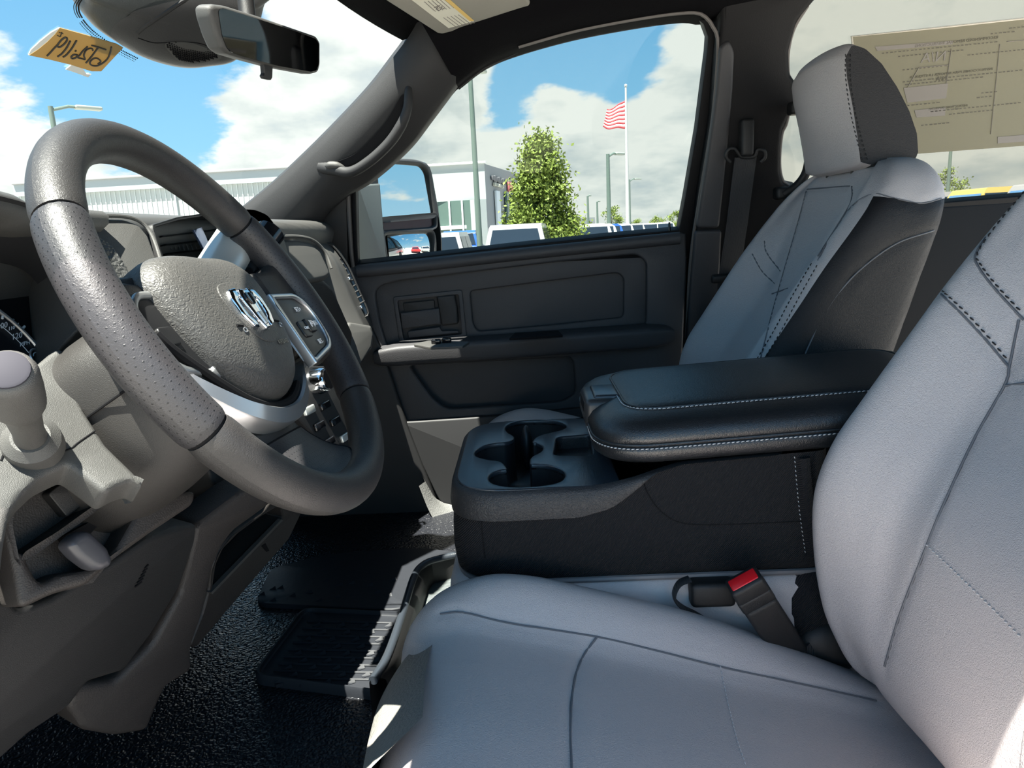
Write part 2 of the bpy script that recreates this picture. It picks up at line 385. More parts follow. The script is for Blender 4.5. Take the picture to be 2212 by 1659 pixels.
def stitches(name, line, nrm, m, parent, step=0.0062, ln=0.0042, r=0.0007, lift=0.0006):
    P = resample(line, max(2, int(np.linalg.norm(np.diff(line, axis=0), axis=1).sum() / step))); mb = MB()
    Nn = resample(nrm, len(P)) if len(nrm) > 1 else np.repeat(nrm, len(P), 0)
    for i in range(len(P) - 1):
        d = P[i + 1] - P[i]; d /= np.linalg.norm(d) + 1e-9; c = P[i] + Nn[i] * lift
        q = np.cross(d, Nn[i]); q /= np.linalg.norm(q) + 1e-9
        mb.tube(np.array([c - d * ln / 2 + q * .0004, c + Nn[i] * r * .8, c + d * ln / 2 - q * .0004]), [r * .6, r, r * .6], seg=5)
    return mb.build(name, m, parent, kind='stuff', angle=None)
class Surf:
    """ray caster on a finished surface, for laying seams on it"""
    def __init__(s, V, F): s.b = BVHTree.FromPolygons([tuple(v) for v in V], [tuple(f) for f in F])
    def hit(s, px, py):
        d = Vector(ray(px, py)).normalized(); h = s.b.ray_cast(Vector(CAM), d)
        return None if h[0] is None else (np.array(h[0]), np.array(h[1] if h[1].dot(d) < 0 else -h[1]))
    def line(s, pix, n=40):
        P = cat_rom(np.array(pix, float), n); out = [s.hit(x, y) for x, y in P]; out = [o for o in out if o is not None]
        return np.array([o[0] for o in out]), np.array([o[1] for o in out])
    def near(s, P):
        r = [s.b.find_nearest(Vector(p)) for p in P]; return np.array([tuple(a[0]) for a in r]), np.array([tuple(a[1]) for a in r])
# ================================================================== cab shell
SP, SN = np.array((.87, 0, .70)), np.array((-.963, 0, -.27)); SN = SN / np.linalg.norm(SN)
def side(d): return SP + SN * d, SN           # plane of the passenger side glass, moved d inboard
def struct(o): o['kind'] = 'structure'; return o
# floor pan with a low tunnel
def floor_grid():
    xs = np.linspace(-1.02, .90, 80); ys = np.linspace(-1.3, 1.02, 60); G = np.zeros((80, 60, 3))
    for i, x in enumerate(xs):
        for j, y in enumerate(ys):
            z = .016 * math.exp(-((x - .05) / .2) ** 2) + .09 * max(0, (y - .78) / .24) ** 2 * 1.0
            G[i, j] = (x, y, z - .012)
    return G
floor = struct(finish(grid('floor', floor_grid(), RUB, angle=None), 'black pebbled rubber floor covering of the truck cab', 'floor'))
# firewall and passenger kick panel close the footwell
fw = struct(finish(mesh('wall_front', [(-1.0, 1.0, -.02), (.9, 1.0, -.02), (.9, .86, .5), (-1.0, .86, .5), (.9, .80, .77), (-1.0, .80, .77)], [(0, 1, 2, 3), (3, 2, 4, 5)], VOID, smooth=False), 'dark firewall below the dashboard', 'wall'))
# windshield: curved glass
def ws(x, t):
    """t = 0 at the dash, 1 at the header"""
    k = 1 - ((x - .055) / .80) ** 2
    xs = .055 + (x - .055) * (1 - .10 * t)
    return np.array((xs, (.655 * (1 - t) + .235 * t) + (.36 * (1 - t) + .14 * t) * k, .825 + (1.205 - .825) * t + .012 * math.sin(math.pi * t)))
WSG = np.array([[ws(x, t) for t in np.linspace(-.06, 1.06, 14)] for x in np.linspace(-.75, .86, 30)])
struct(finish(grid('window_1', WSG, GLW, angle=None), 'clear curved windshield above the dashboard', 'windshield'))
WSS = Surf(WSG.reshape(-1, 3), gridfaces(30, 14))
# headliner
def headliner():
    xs = np.r_[np.linspace(-.76, .69, 24), .73, .76]; ys = np.r_[0, .03, .08, np.linspace(.14, 1, 22)]
    G = np.zeros((len(xs), len(ys), 3))
    for i, x in enumerate(xs):
        xc = max(-.70, min(.79, x)); e = ws(xc, 1.0) + np.array((0, .055, 0)) * min(1, max(0, (-.12 - x) / .25))  # driver-side front edge, out of view, pushed forward to shade the seat
        for j, t in enumerate(ys):
            y = e[1] + (-1.35 - e[1]) * t
            z = 1.205 + .06 * (1 - (1 - min(1, t * 3)) ** 2) - .02 * max(0, abs(x - .055) - .58) ** 2 / .0196 * min(1, t * 4)
            G[i, j] = (x, y, z)
    return G
HG_ = headliner(); Hs = np.concatenate([HG_, (HG_ + (0, 0, .03))[:, ::-1]], 1)
struct(finish(grid('ceiling', Hs, HEAD, cv=True, angle=60), 'dark cloth headliner', 'ceiling'))
# ---- A-pillar trim
E1 = [(520, 452), (600, 386), (700, 291), (800, 186), (858, 112), (886, 74), (905, 40)]
E2 = [(600, 490), (690, 400), (790, 292), (872, 200), (925, 140), (955, 105), (985, 60)]
E3 = [(650, 590), (690, 480), (745, 424), (806, 384), (880, 318), (930, 254), (985, 180)]
def row(E, d, n=50):
    pt, nn = side(d); return np.array([on(x, y, pt, nn) for x, y in cat_rom(E, n)])
r0, r1, r2, r3 = row(E1, -.03), row(E1, .045), row(E2, .075), row(E3, .04)
AP = np.stack([r0 + (0.03, .02, 0), r0, r1 * .5 + r0 * .5, r1, r1 * .72 + r2 * .28 - (.006, 0, 0), r1 * .35 + r2 * .65 - (.008, 0, 0), r2, r2 * .6 + r3 * .4 - (.006, 0, 0), r2 * .2 + r3 * .8 - (.003, 0, 0), r3, r3 + (.05, 0, 0)], 1)
ap = struct(finish(grid('trim_1', AP, APL, angle=None, flip=True), 'dark grey plastic A-pillar trim beside the windshield', 'pillar trim'))
APS = Surf(AP.reshape(-1, 3), gridfaces(*AP.shape[:2]))
pt, nn = side(.072)
hollow = [(722, 352), (770, 330), (830, 268), (868, 205), (874, 218), (866, 250), (838, 296), (790, 338), (752, 358), (730, 362)]
hb = thing('grab_handle', 'dark grab handle on the A-pillar beside the windshield', 'handle', on(800, 300, pt, nn))
plate('handle_pocket', [np.array([on(x, y, *side(.083)) for x, y in cat_rom(hollow, 60, True)])], side(.083)[0], SN, .004, VOID, hb)
hp = [on(x, y, *side(d)) for x, y, d in [(695, 362, .060), (722, 366, .082), (756, 372, .098), (796, 350, .102), (838, 312, .102), (866, 272, .100), (880, 235, .094), (882, 200, .078), (884, 182, .055)]]
tube('handle_bar', cat_rom(hp, 60), np.interp(np.linspace(0, 1, 60), [0, .15, .3, .7, 1], [.016, .013, .0125, .0125, .008]), APL, hb, seg=14)
tube('finger_recess', cat_rom([on(x, y, *side(.090)) for x, y in [(702, 358), (722, 357), (745, 362)]], 14), [.003, .006, .008, .009, .009, .009, .009, .009, .009, .008, .007, .006, .004, .002], PLA, hb, seg=10)  # lighter tube standing in for the highlight at the lower handle end
# ---- roof rail above the passenger door glass
TOP = [(985, 180), (1046, 134), (1120, 103), (1250, 67), (1400, 39), (1490, 28), (1530, 32), (1580, 20), (1700, -5)]
UP = [(905, 40), (985, 60), (1090, 30), (1220, -20), (1400, -60), (1500, -80), (1560, -90), (1620, -100), (1740, -110)]
ra, rb_ = row(TOP, .035), row(UP, .13)
mid = ra * .5 + rb_ * .5 + np.array((-.012, 0, 0))
RR = np.stack([ra + (.08, 0, 0), ra + (.02, 0, -.001), ra, ra * .8 + rb_ * .2 + (-.008, 0, 0), mid, rb_, rb_ + (-.02, 0, .05)], 1)
struct(finish(grid('trim_2', RR, HEAD, angle=None, flip=True), 'dark roof rail above the passenger door window', 'roof rail'))
tube('trim_3', np.array([on(x, y, *side(.037)) for x, y in cat_rom([(1120, 101), (1250, 65), (1400, 37), (1490, 27), (1520, 34), (1540, 58), (1551, 100), (1540, 250), (1511, 430), (1492, 560), (1478, 800)], 90)]), .0042, BEI, seg=8)
struct(finish(bpy.data.objects['trim_3'], 'grey rubber seal around the passenger door opening', 'door seal'))
# ---- passenger front door
GL = [(768, 402), (772, 570), (900, 556), (1100, 533), (1300, 512), (1467, 497), (1480, 430), (1506, 280), (1528, 110), (1530, 80), (1520, 52), (1500, 36), (1470, 34), (1400, 43), (1250, 72), (1120, 114), (1046, 148), (985, 196), (930, 262), (880, 325), (820, 370)]
door = thing('door_1', 'dark grey passenger door with window, handle and armrest', 'door', (.89, .05, .0), kind='structure')
OUT = [(690, 462), (640, 600), (700, 640), (1486, 560), (1500, 470), (1530, 300), (1552, 110), (1550, 70), (1534, 40), (1500, 16), (1400, 20), (1250, 45), (1120, 85), (1030, 120), (950, 175), (880, 245), (800, 330)]
plate('window_frame', [pl(OUT, *side(-.005)), pl(GL, *side(-.005))], side(-.005)[0], SN, .04, PIL, door, bevel=.003)
gp = side(-.032); plate('window_glass', [pl(GL, *gp) * 1.0], gp[0], SN, .004, GLS, door)
sail = [(742, 428), (716, 452), (690, 482), (672, 520), (662, 560), (660, 600), (752, 600), (750, 500), (748, 430)]
plate('sail_panel', [fillet(pl(sail, *side(.012)), .004)], side(.012)[0], SN, .012, PLD, door, bevel=.003)
tube('sail_edge', np.array([on(x, y, *side(.014)) for x, y in cat_rom([(738, 424), (716, 447), (690, 478), (670, 518), (662, 556)], 24)]), .0018, PLA, door, seg=6)
tube('division_bar', np.array([on(x, y, *side(.006)) for x, y in [(752, 414), (755, 480), (759, 545), (765, 588)]]), .0058, BEI, door, seg=8)
tube('glass_channel', np.array([on(x, y, *side(.004)) for x, y in [(764, 406), (766, 480), (769, 572)]]), .0055, VOID, door, seg=8)
# inner panel in three depths
XN = (-1, 0, 0)
PANEL = [(700, 600), (772, 572), (900, 559), (1100, 537), (1300, 517), (1468, 500), (1482, 505), (1484, 560), (1478, 690), (1470, 900), (1440, 1180), (1000, 1210), (985, 1190), (930, 1060), (880, 930), (830, 790), (700, 760)]
D0, D1, D2 = .905, .885, .863
def dpx(pix, x, r=0, seg=5): return pl(pix, (x, 0, 0), XN, r, seg)
plate('door_skin', [dpx(PANEL, D0)], (D0, 0, 0), XN, .02, DOOR, door)
upper = [(808, 622), (850, 608), (1000, 590), (1200, 566), (1376, 549), (1397, 565), (1397, 640), (1396, 712), (1100, 730), (838, 757), (818, 690)]
lower = [(882, 790), (1238, 772), (1245, 850), (1215, 868), (965, 884), (935, 862)]
pocket = [(1015, 629), (1180, 608), (1334, 589), (1348, 600), (1347, 685), (1190, 702), (1032, 716), (1022, 700)]
hbox = [(858, 650), (990, 636), (998, 722), (872, 735)]
plate('panel_recess', [dpx([(780, 600), (1420, 530), (1420, 740), (800, 780)], D1), dpx(pocket, D1, .012), dpx(hbox, D1, .006)], (D1, 0, 0), XN, .016, DOOR, door, bevel=.0045)
plate('inner_panel', [dpx(PANEL, D2), dpx(upper, D2, .03), dpx(lower, D2, .02)], (D2, 0, 0), XN, .022, DOOR, door, bevel=.006)
lowp = [(868, 912), (1020, 902), (1110, 895), (1260, 880), (1470, 860), (1440, 1150), (1000, 1180), (940, 1065)]
plate('map_pocket', [dpx(lowp, D2 - .02, .01)], (D2 - .02, 0, 0), XN, .02, mat('pocket_dark', (.016, .016, .017), .6), door, bevel=.006)
# rolled sill along the glass
sl_ = [(772, 573), (900, 560), (1100, 538), (1300, 517), (1468, 500)]
tube('window_sill', np.array([PX(x, y + 14, D2 - .004) for x, y in cat_rom(sl_, 30)]), .016, DOOR, door, seg=14, r2=.013)
lp = PX(1446, 500, .872); tube('lock_pin', [lp + (0, 0, -.02), lp + (0, 0, .018), lp + (0, 0, .024)], [.0036, .0036, .002], BLACK, door, seg=8)
# pull-handle unit
bz = plate('handle_bezel', [dpx([(848, 642), (998, 626), (1008, 727), (863, 742)], D1 - .007, .008), dpx(hbox, D1 - .007, .006)], (D1 - .007, 0, 0), XN, .008, DOOR, door, bevel=.002)
c0 = PX(872, 688, D1 - .002); 
plate('lock_slider', [dpx([(870, 655), (938, 648), (940, 672), (874, 678)], D1 + .006, .004)], (D1 + .006, 0, 0), XN, .006, PLD, bz, bevel=.0015)
plate('door_lever', [dpx([(864, 676), (945, 666), (952, 664), (952, 702), (945, 701), (868, 712)], D1 - .006, .004)], (D1 - .006, 0, 0), XN, .014, DOOR, bz, bevel=.004)
plate('lever_hub', [dpx([(942, 640), (982, 636), (988, 668), (990, 700), (954, 704), (948, 672)], D1 - .010, .006)], (D1 - .010, 0, 0), XN, .018, PLD, bz, bevel=.005)
plate('lever_guard', [dpx([(880, 716), (950, 706), (954, 715), (990, 714), (992, 720), (882, 731)], D1 - .004, .003)], (D1 - .004, 0, 0), XN, .012, DOOR, bz, bevel=.003)
# armrest ledge
ar = [PX(x, y, .828) for x, y in [(812, 772), (900, 764), (1060, 754), (1250, 740), (1400, 729), (1452, 724)]]
P = cat_rom(ar, 50); SEC = fillet([(-.040, .029), (.046, .033), (.046, -.026), (-.032, -.026)], [.016, .004, .004, .016], 5)
ends = np.clip(np.minimum(np.arange(50), 49 - np.arange(50)) / 4, 0, 1) ** .5
ARM = np.array([[p + (s[0] * (.8 + .2 * e), 0, s[1] * (.6 + .4 * e)) for s in SEC] for p, e in zip(P, ends)])
am = grid('armrest', ARM, DOOR, door, cv=True, caps=True, angle=50, flip=True)
AT = (0, 0, 1); za = PX(1160, 738, .828)[2] + .032
sw = [PZ(x, y, za) for x, y in [(1100, 733), (1112, 721), (1206, 716), (1216, 726)]]
plate('pull_cup', [fillet(sw, .004)], (0, 0, za + .003), AT, .006, VOID, am, bevel=.001, up=(0, 1, 0))
zs_ = PX(950, 746, .828)[2] + .033
pn = plate('switch_panel', [fillet([PZ(x, y, zs_) for x, y in [(893, 746), (925, 738), (1015, 740), (1000, 750), (930, 753)]], .006)], (0, 0, zs_ + .003), AT, .006, PLA, am, bevel=.001, up=(0, 1, 0))
for x, y in ((942, 738), (965, 735)):
    c = PZ(x, y, zs_ + .008); rbox('window_switch', c, (.014, .022, .012), .003, BLACK, pn)
# ---- B-pillar with the rear door glass behind it
BP = [(1556, 60), (1548, 150), (1541, 250), (1512, 430), (1496, 560), (1480, 800), (1470, 960), (1745, 960), (1752, 425), (1740, 410), (1712, 404), (1694, 394), (1687, 370), (1688, 320), (1692, 280), (1708, 250), (1722, 245), (1738, 190), (1722, 180), (1708, 160), (1706, 110), (1724, 45), (1762, 0), (1800, -60), (1560, -60)]
bpl = struct(finish(plate('trim_4', [fillet(pl(BP, *side(.045)), .006)], side(.045)[0], SN, .10, PIL, bevel=.012, res=3), 'near-black B-pillar trim behind the passenger door', 'pillar trim'))
lowb = [(1502, 500), (1560, 498), (1545, 800), (1530, 950), (1478, 950), (1484, 720)]
struct(finish(plate('trim_5', [fillet(pl(lowb, *side(.056)), .01)], side(.056)[0], SN, .02, DOOR, bevel=.007, res=3), 'dark grey lower B-pillar trim below the belt guide', 'pillar trim'))
hi = [(1556, 100), (1548, 200), (1530, 330), (1504, 494), (1555, 494), (1572, 330), (1584, 200), (1588, 110), (1575, 85)]
struct(finish(plate('pillar_highlight', [fillet(pl(hi, *side(.056)), .012)], side(.056)[0], SN, .022, DOOR, bevel=.009, res=3), 'dark grey upper B-pillar trim beside the shoulder belt', 'pillar trim'))  # lighter plate standing in for the highlight down the pillar's front edge
gh = cat_rom([on(x, y, *side(.085)) for x, y in [(1722, 235), (1745, 262), (1750, 310), (1747, 350), (1738, 380), (1718, 404), (1690, 420)]], 40)
gr = thing('grab_handle', 'black vertical grab handle behind the passenger headrest', 'handle', gh[20])
tube('handle_bar', gh, .011, PLD, gr, seg=12)
for p in (gh[0], gh[-1]): rbox('mount', p + SN * -.012, (.04, .03, .03), .008, PLD, gr)
tube('trim_7', np.array([on(x, y, *side(.035)) for x, y in cat_rom([(1745, 12), (1716, 60), (1703, 110), (1703, 160), (1712, 185), (1700, 262), (1689, 290), (1684, 350), (1690, 388), (1704, 400)], 60)]), .004, BEI, seg=8)
struct(finish(bpy.data.objects['trim_7'], 'pale rubber seal along the rear door window', 'door seal'))
# ---- rear door (window, frame, panel)
rd = thing('door_2', 'black rear passenger door with a long window behind the front seat', 'door', (.91, -1.1, 0), kind='structure')
RG = [(1700, 120), (1712, 70), (1740, 20), (1790, -30), (2330, -60), (2500, 60), (2500, 402), (2212, 423), (2042, 437), (1900, 436), (1720, 425), (1680, 395), (1684, 300)]
RO = [(1640, 60), (1700, -80), (2600, -120), (2640, 480), (2212, 520), (1640, 560)]
plate('window_frame', [pl(RO, *side(-.01)), fillet(pl(RG, *side(-.01)), .02)], side(-.01)[0], SN, .04, PIL, rd, bevel=.004)
plate('window_glass', [pl(RG, *side(-.035))], side(-.035)[0], SN, .004, GLT, rd)
plate('inner_panel', [dpx([(1650, 470), (2042, 441), (2212, 428), (2640, 395), (2640, 1100), (1650, 1100)], D2)], (D2, 0, 0), XN, .04, PIL, rd, bevel=.012)
# sticker on the rear door glass
PAPER = mat('sticker_paper', (.46, .43, .33), 0.8)
def paper_translucent():
    t = PAPER.node_tree; b = t.nodes['Principled BSDF']; o = t.nodes['Material Output']
    tr = N(t, 'ShaderNodeBsdfTranslucent'); tr.inputs[0].default_value = (.46, .43, .33, 1)
    mx = N(t, 'ShaderNodeMixShader', n0=.62); L(t, b.outputs[0], mx.inputs[1]); L(t, tr.outputs[0], mx.inputs[2]); L(t, mx.outputs[0], o.inputs[0])
paper_translucent()
INK = mat('faded_ink', (.10, .09, .07), 0.8); INK2 = mat('grey_ink', (.22, .20, .18), 0.8); TAPE = mat('tape_edge', (.62, .58, .50), 0.5)
sp_ = side(-.028)
st = thing('window_sticker', 'large translucent paper sticker with mirrored print on the rear door window', 'sticker', on(2050, 200, *sp_))
paper = plate('paper', [pl([(1838, 78), (2026, 58), (2212, 38), (2420, 15), (2420, 300), (2212, 315), (1985, 332), (1870, 338)], *sp_)], sp_[0], SN, .0015, PAPER, st)
tube('paper_edge', np.array([on(x, y, *side(-.027)) for x, y in [(1870, 336), (1840, 79), (2026, 60), (2212, 40), (2420, 17)]]), .0022, TAPE, st, seg=6)
def inkbar(name, quad, m, d=-.0268): plate(name, [pl(quad, *side(d))], side(d)[0], SN, .0004, m, st)
inkbar('print_block', [(1952, 190), (2048, 180), (2044, 212), (1960, 222)], INK2); inkbar('print_block', [(1975, 238), (2043, 232), (2041, 250), (1980, 254)], INK2)
inkbar('print_block', [(1890, 101), (2060, 88), (2057, 96), (1895, 110)], INK2); inkbar('print_block', [(2155, 296), (2300, 284), (2300, 300), (2155, 310)], INK2)
def uax(px, py, d=-.0268):
    p = on(px, py, *side(d)); q = on(px + 10, py - 1.05, *side(d)); r = on(px, py - 10, *side(d)); 
    ax = (q - p) / np.linalg.norm(q - p); ay = r - p; ay -= ax * (ay @ ax); ay /= np.linalg.norm(ay); return p, ax, ay
def mirror_text(body, px, py, hpx, m=INK, stretch=1.0):
    p, ax, ay = uax(px, py); s = hpx * 1.33 / FPX * 1.9
    text('print', body, s, p, -ax * stretch, ay, m, st, ext=.0002)
mirror_text('RECOMMENDED REMOVAL INSTRUCTIONS', 2066, 90, 5.2, INK, 1.15)
mirror_text('N/A', 2017, 124, 19, INK2, 1.1); mirror_text('N/A', 2034, 170, 9, INK)
mirror_text('INSTRUCCIONES PARA REMOVER LA ETIQUETA', 2055, 158, 4.6, INK, 1.2); mirror_text('INSTRUCTIONS EN VIRONS', 2048, 232, 4.2, INK, 1.1)
mb = MB()
for (x0, y0, x1) in [(1905, 114, 2160), (1940, 121, 2090), (1950, 176, 2212), (1955, 182, 2130), (2010, 240, 2212), (2050, 246, 2150), (1950, 150, 2050), (2090, 118, 2240), (1960, 227, 2040), (2110, 210, 2150), (2120, 200, 2160), (1990, 270, 2060), (2180, 60, 2240), (2140, 72, 2200)]:
    for k in range(int((x1 - x0) / 9)):
        xa = x0 + k * 9; ya = y0 - .10 * (xa - x0); w = 7 * (.6 + .4 * random.random())
        q = [on(a, b, *side(-.0268)) for a, b in ((xa, ya), (xa + w, ya - .1 * w), (xa + w, ya - .1 * w + 2.2), (xa, ya + 2.2))]; mb.add(q, [(0, 1, 2, 3)])
mb.build('small_print', INK, st, smooth=False, kind='stuff')
mb = MB()
for a, b in [((2055, 105), (2044, 180)), ((2160, 95), (2140, 290)), ((2050, 140), (1985, 146)), ((1985, 146), (1960, 190)), ((2175, 90), (2250, 84))]:
    mb.tube(np.array([on(*a, *side(-.0268)), on(*b, *side(-.0268))]), .0008, seg=4)
mb.build('print_rules', INK2, st, kind='stuff')
# ---- shoulder belt on the B-pillar
bt = thing('seat_belt', 'black passenger shoulder belt hanging on the B-pillar', 'seat belt', on(1600, 450, *side(.07)))
rbox('height_adjuster', on(1612, 298, *side(.075)), (.035, .030, .085), .008, PLD, bt)
dr = cat_rom([on(x, y, *side(.085)) for x, y in [(1578, 350), (1568, 338), (1574, 323), (1588, 322), (1602, 338), (1628, 338), (1636, 324), (1650, 326), (1652, 340), (1642, 350)]], 50)
tube('belt_ring', dr, .0048, PLD, bt, seg=10)
bl = cat_rom([on(x, y, *side(d)) for x, y, d in [(1611, 340, .082), (1603, 400, .080), (1590, 500, .078), (1576, 590, .076), (1560, 700, .074), (1548, 800, .072)]], 40)
bw = np.linspace(.026, .027, 40); T, A, B = frames(bl, up=SN)
STRIP = np.stack([bl - B * bw[:, None], bl - B * bw[:, None] * .5 + SN * .001, bl + SN * .0015, bl + B * bw[:, None] * .5 + SN * .001, bl + B * bw[:, None], bl + B * bw[:, None] - SN * .002, bl - SN * .002, bl - B * bw[:, None] - SN * .002], 1)
grid('webbing', STRIP, WEB, bt, cv=True, caps=True, angle=60)
rbox('belt_guide', on(1568, 600, *side(.082)), (.02, .075, .022), .007, PLD, bt, ax=(SN, np.array((0, 1, 0)) * .995 + np.array((0, 0, -.06)), np.cross(SN, (0, 1, 0))))
tube('tongue', [on(1564, 612, *side(.080)), on(1563, 628, *side(.080))], .004, CHR, bt, seg=8)
# scuff plate and cowl side
sc = cat_rom([PX(x, y, .82) for x, y in [(905, 1030), (925, 1080), (950, 1130), (985, 1190)]], 16)
SCF = np.stack([sc + (.05, .02, .0), sc + (.0, .0, .0), sc + (-.03, -.012, -.004), sc + (-.05, -.03, -.03)], 1)
scp = np.array([[PX(x, y, X) for X, (x, y) in zip((.84, .82, .79), r)] for r in [((908, 1020), (918, 1040), (905, 1050)), ((940, 1075), (952, 1092), (930, 1110)), ((985, 1092), (996, 1120), (965, 1160)), ((1060, 1095), (1060, 1130), (1010, 1190)), ((1200, 1095), (1200, 1130), (1150, 1190))]])
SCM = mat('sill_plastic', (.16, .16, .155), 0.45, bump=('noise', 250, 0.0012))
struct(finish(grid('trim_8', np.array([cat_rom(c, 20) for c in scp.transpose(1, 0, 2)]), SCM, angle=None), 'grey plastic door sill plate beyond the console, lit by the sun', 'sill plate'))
kick = [(540, 700), (800, 700), (832, 775), (880, 920), (930, 1050), (985, 1195), (990, 1260), (540, 1260)]
struct(finish(plate('wall_right', [pl(kick, (.835, 0, 0), XN, .01)], (.835, 0, 0), XN, .02, PLD, bevel=.006), 'dark kick panel ahead of the passenger door', 'wall'))
# ================================================================== seats
RT = [(.04, -.50), (.113, -.464), (.15, -.420), (.2, -.392), (.243, -.376), (.324, -.362), (.402, -.361), (.464, -.381), (.523, -.418), (.59, -.462), (.66, -.508), (.72, -.552), (.775, -.592), (.86, -.64)]
CDT = [(.04, .0), (.15, .018), (.27, .048), (.45, .080), (.55, .085), (.65, .070), (.72, .048), (.80, .018), (.86, .0)]
BT = [(.04, -.56), (.2, -.575), (.33, -.612), (.47, -.66), (.62, -.705), (.76, -.745), (.86, -.755)]
WT = [(.04, .245), (.12, .258), (.3, .262), (.70, .262), (.755, .256), (.79, .240), (.82, .215), (.845, .17), (.857, .11)]
FO = [(.04, 0), (.77, 0), (.81, -.008), (.835, -.018), (.857, -.04)]
BO = [(.04, 0), (.78, 0), (.81, .006), (.84, .018), (.857, .035)]
NF = 92
def dense_closed(P):
    K = len(P); Q = np.vstack([P[-1], P, P[0], P[1]]); out = []
    for i in range(K):
        p0, p1, p2, p3 = Q[i:i + 4]
        for t in np.linspace(0, 1, 16, endpoint=False):
            out.append(0.5 * (2 * p1 + (p2 - p0) * t + (2 * p0 - 5 * p1 + 4 * p2 - p3) * t * t + (3 * p1 - p0 - 3 * p2 + p3) * t ** 3))
    return np.array(out)
def clip_field(V, F, fld):
    """cut faces along fld = 0; returns vertices, faces with fld > 0, faces with fld <= 0"""
    V = [tuple(v) for v in V]; cache = {}; pos, neg = [], []
    def cut(a, b):
        k = (min(a, b), max(a, b))
        if k not in cache:
            t = fld[a] / (fld[a] - fld[b]); p, q = np.array(V[a]), np.array(V[b]); V.append(tuple(p + (q - p) * t)); cache[k] = len(V) - 1
        return cache[k]
    for f in F:
        s = [fld[i] > 0 for i in f]
        if all(s): pos.append(tuple(f)); continue
        if not any(s): neg.append(tuple(f)); continue
        A, B = [], []
        for i in range(len(f)):
            a, b = f[i], f[(i + 1) % len(f)]
            (A if fld[a] > 0 else B).append(a)
            if (fld[a] > 0) != (fld[b] > 0):
                c = cut(a, b); A.append(c); B.append(c)
        if len(A) > 2: pos.append(tuple(A))
        if len(B) > 2: neg.append(tuple(B))
    return np.array(V), pos, neg
def back_rings(nz=96, nr=150):
    """closed cross-sections of a bucket-seat backrest, local (u, y, z)"""
    zs = np.r_[np.linspace(.05, .79, nz - 16), .79 + .073 * np.sin(np.linspace(0, math.pi / 2, 17))[1:]]
    R = interp(zs, RT); C = R - interp(zs, CDT); B = interp(zs, BT); W = interp(zs, WT); fo = interp(zs, FO); bo = interp(zs, BO)
    G = []
    for k, z in enumerate(zs):
        r, c, b, w = R[k] + fo[k], C[k] + fo[k], B[k] + bo[k], W[k]; s = w / .262
        half = [(0, c), (.07 * s, c + .002), (.125 * s, c + .006), (.155 * s, c + .4 * (r - c)), (.19 * s, r - .012), (.215 * s, r), (.240 * s, r - .010), (.257 * s, r - min(.035, .15 * (r - b))), (.262 * s, r - min(.07, .3 * (r - b))),
                (.262 * s, (r + b) / 2), (.258 * s, b + min(.04, .2 * (r - b))), (.243 * s, b + min(.012, .06 * (r - b))), (.20 * s, b), (.1 * s, b - .006), (0, b - .008)]
        h = np.array(half); full = np.vstack([h, np.stack([-h[-2:0:-1, 0], h[-2:0:-1, 1]], 1)])
        # fixed share of samples per span keeps the panel seams on grid lines
        q = dense_closed(full); K = int(16 * 6.4)
        fr = resample(np.vstack([q[-K:], q[:K + 1]]), NF); bk = resample(q[K:len(q) - K + 1], nr - NF + 2)[1:-1]
        G.append(np.column_stack([np.vstack([fr, bk]), np.full(nr, z)]))
    return np.array(G)
CP = [(-.53, .075), (-.45, .105), (-.3, .156), (-.1, .213), (.03, .247), (.095, .259), (.135, .256), (.162, .240), (.178, .212), (.184, .17), (.182, .11), (.175, .04)]
def cushion_grid(nt=120, ns=110):
    path = cat_rom(CP, nt); y = path[:, 0]; T = np.gradient(path, axis=0); T /= np.linalg.norm(T, axis=1)[:, None]; Nn = np.stack([-T[:, 1], T[:, 0]], 1)
    prof = cat_rom([(-.262, -.15), (-.268, -.09), (-.268, -.03), (-.262, .012), (-.245, .040), (-.222, .050), (-.195, .040), (-.165, .010), (-.14, .0), (-.07, -.003), (0, -.003), (.07, -.003), (.14, .0), (.165, .010), (.195, .040), (.222, .050), (.245, .040), (.262, .012), (.268, -.03), (.268, -.09), (.262, -.15)], ns)
    s = np.linspace(0, 1, nt)
    amp = np.interp(y, [-.53, -.43, -.33, -.2, .05, .11, .14], [.2, .35, .6, 1, 1.1, .7, .35]); low = np.where(np.arange(nt) > y.argmax() * .97)[0]
    amp[low] = .15
    amp = np.convolve(np.pad(amp, 6, 'edge'), np.ones(13) / 13, 'valid')
    G = np.zeros((nt, ns, 3))
    for i in range(nt):
        h = np.where(prof[:, 1] > 0, prof[:, 1] * amp[i], prof[:, 1])
        G[i, :, 0] = prof[:, 0]; G[i, :, 1] = path[i, 0] + Nn[i, 0] * h; G[i, :, 2] = path[i, 1] + Nn[i, 1] * h
    # lateral rounding of the front corners
    e = np.clip((np.abs(G[..., 0]) - .15) / .118, 0, 1); fr = np.clip((G[..., 1] - .02) / .16, 0, 1)
    G[..., 1] -= .035 * e ** 2 * fr; G[..., 0] -= np.sign(G[..., 0]) * .012 * fr ** 2 * (e > 0.8)
    return G
HS = [(1838, 88), (1868, 98), (1905, 132), (1940, 185), (1968, 240), (1985, 290), (1988, 335), (1975, 361), (1930, 364), (1880, 362), (1857, 356), (1850, 300), (1840, 235), (1826, 165), (1822, 118)]
PSX, PSY = .51, -.02
SIDEX = PSX - .262
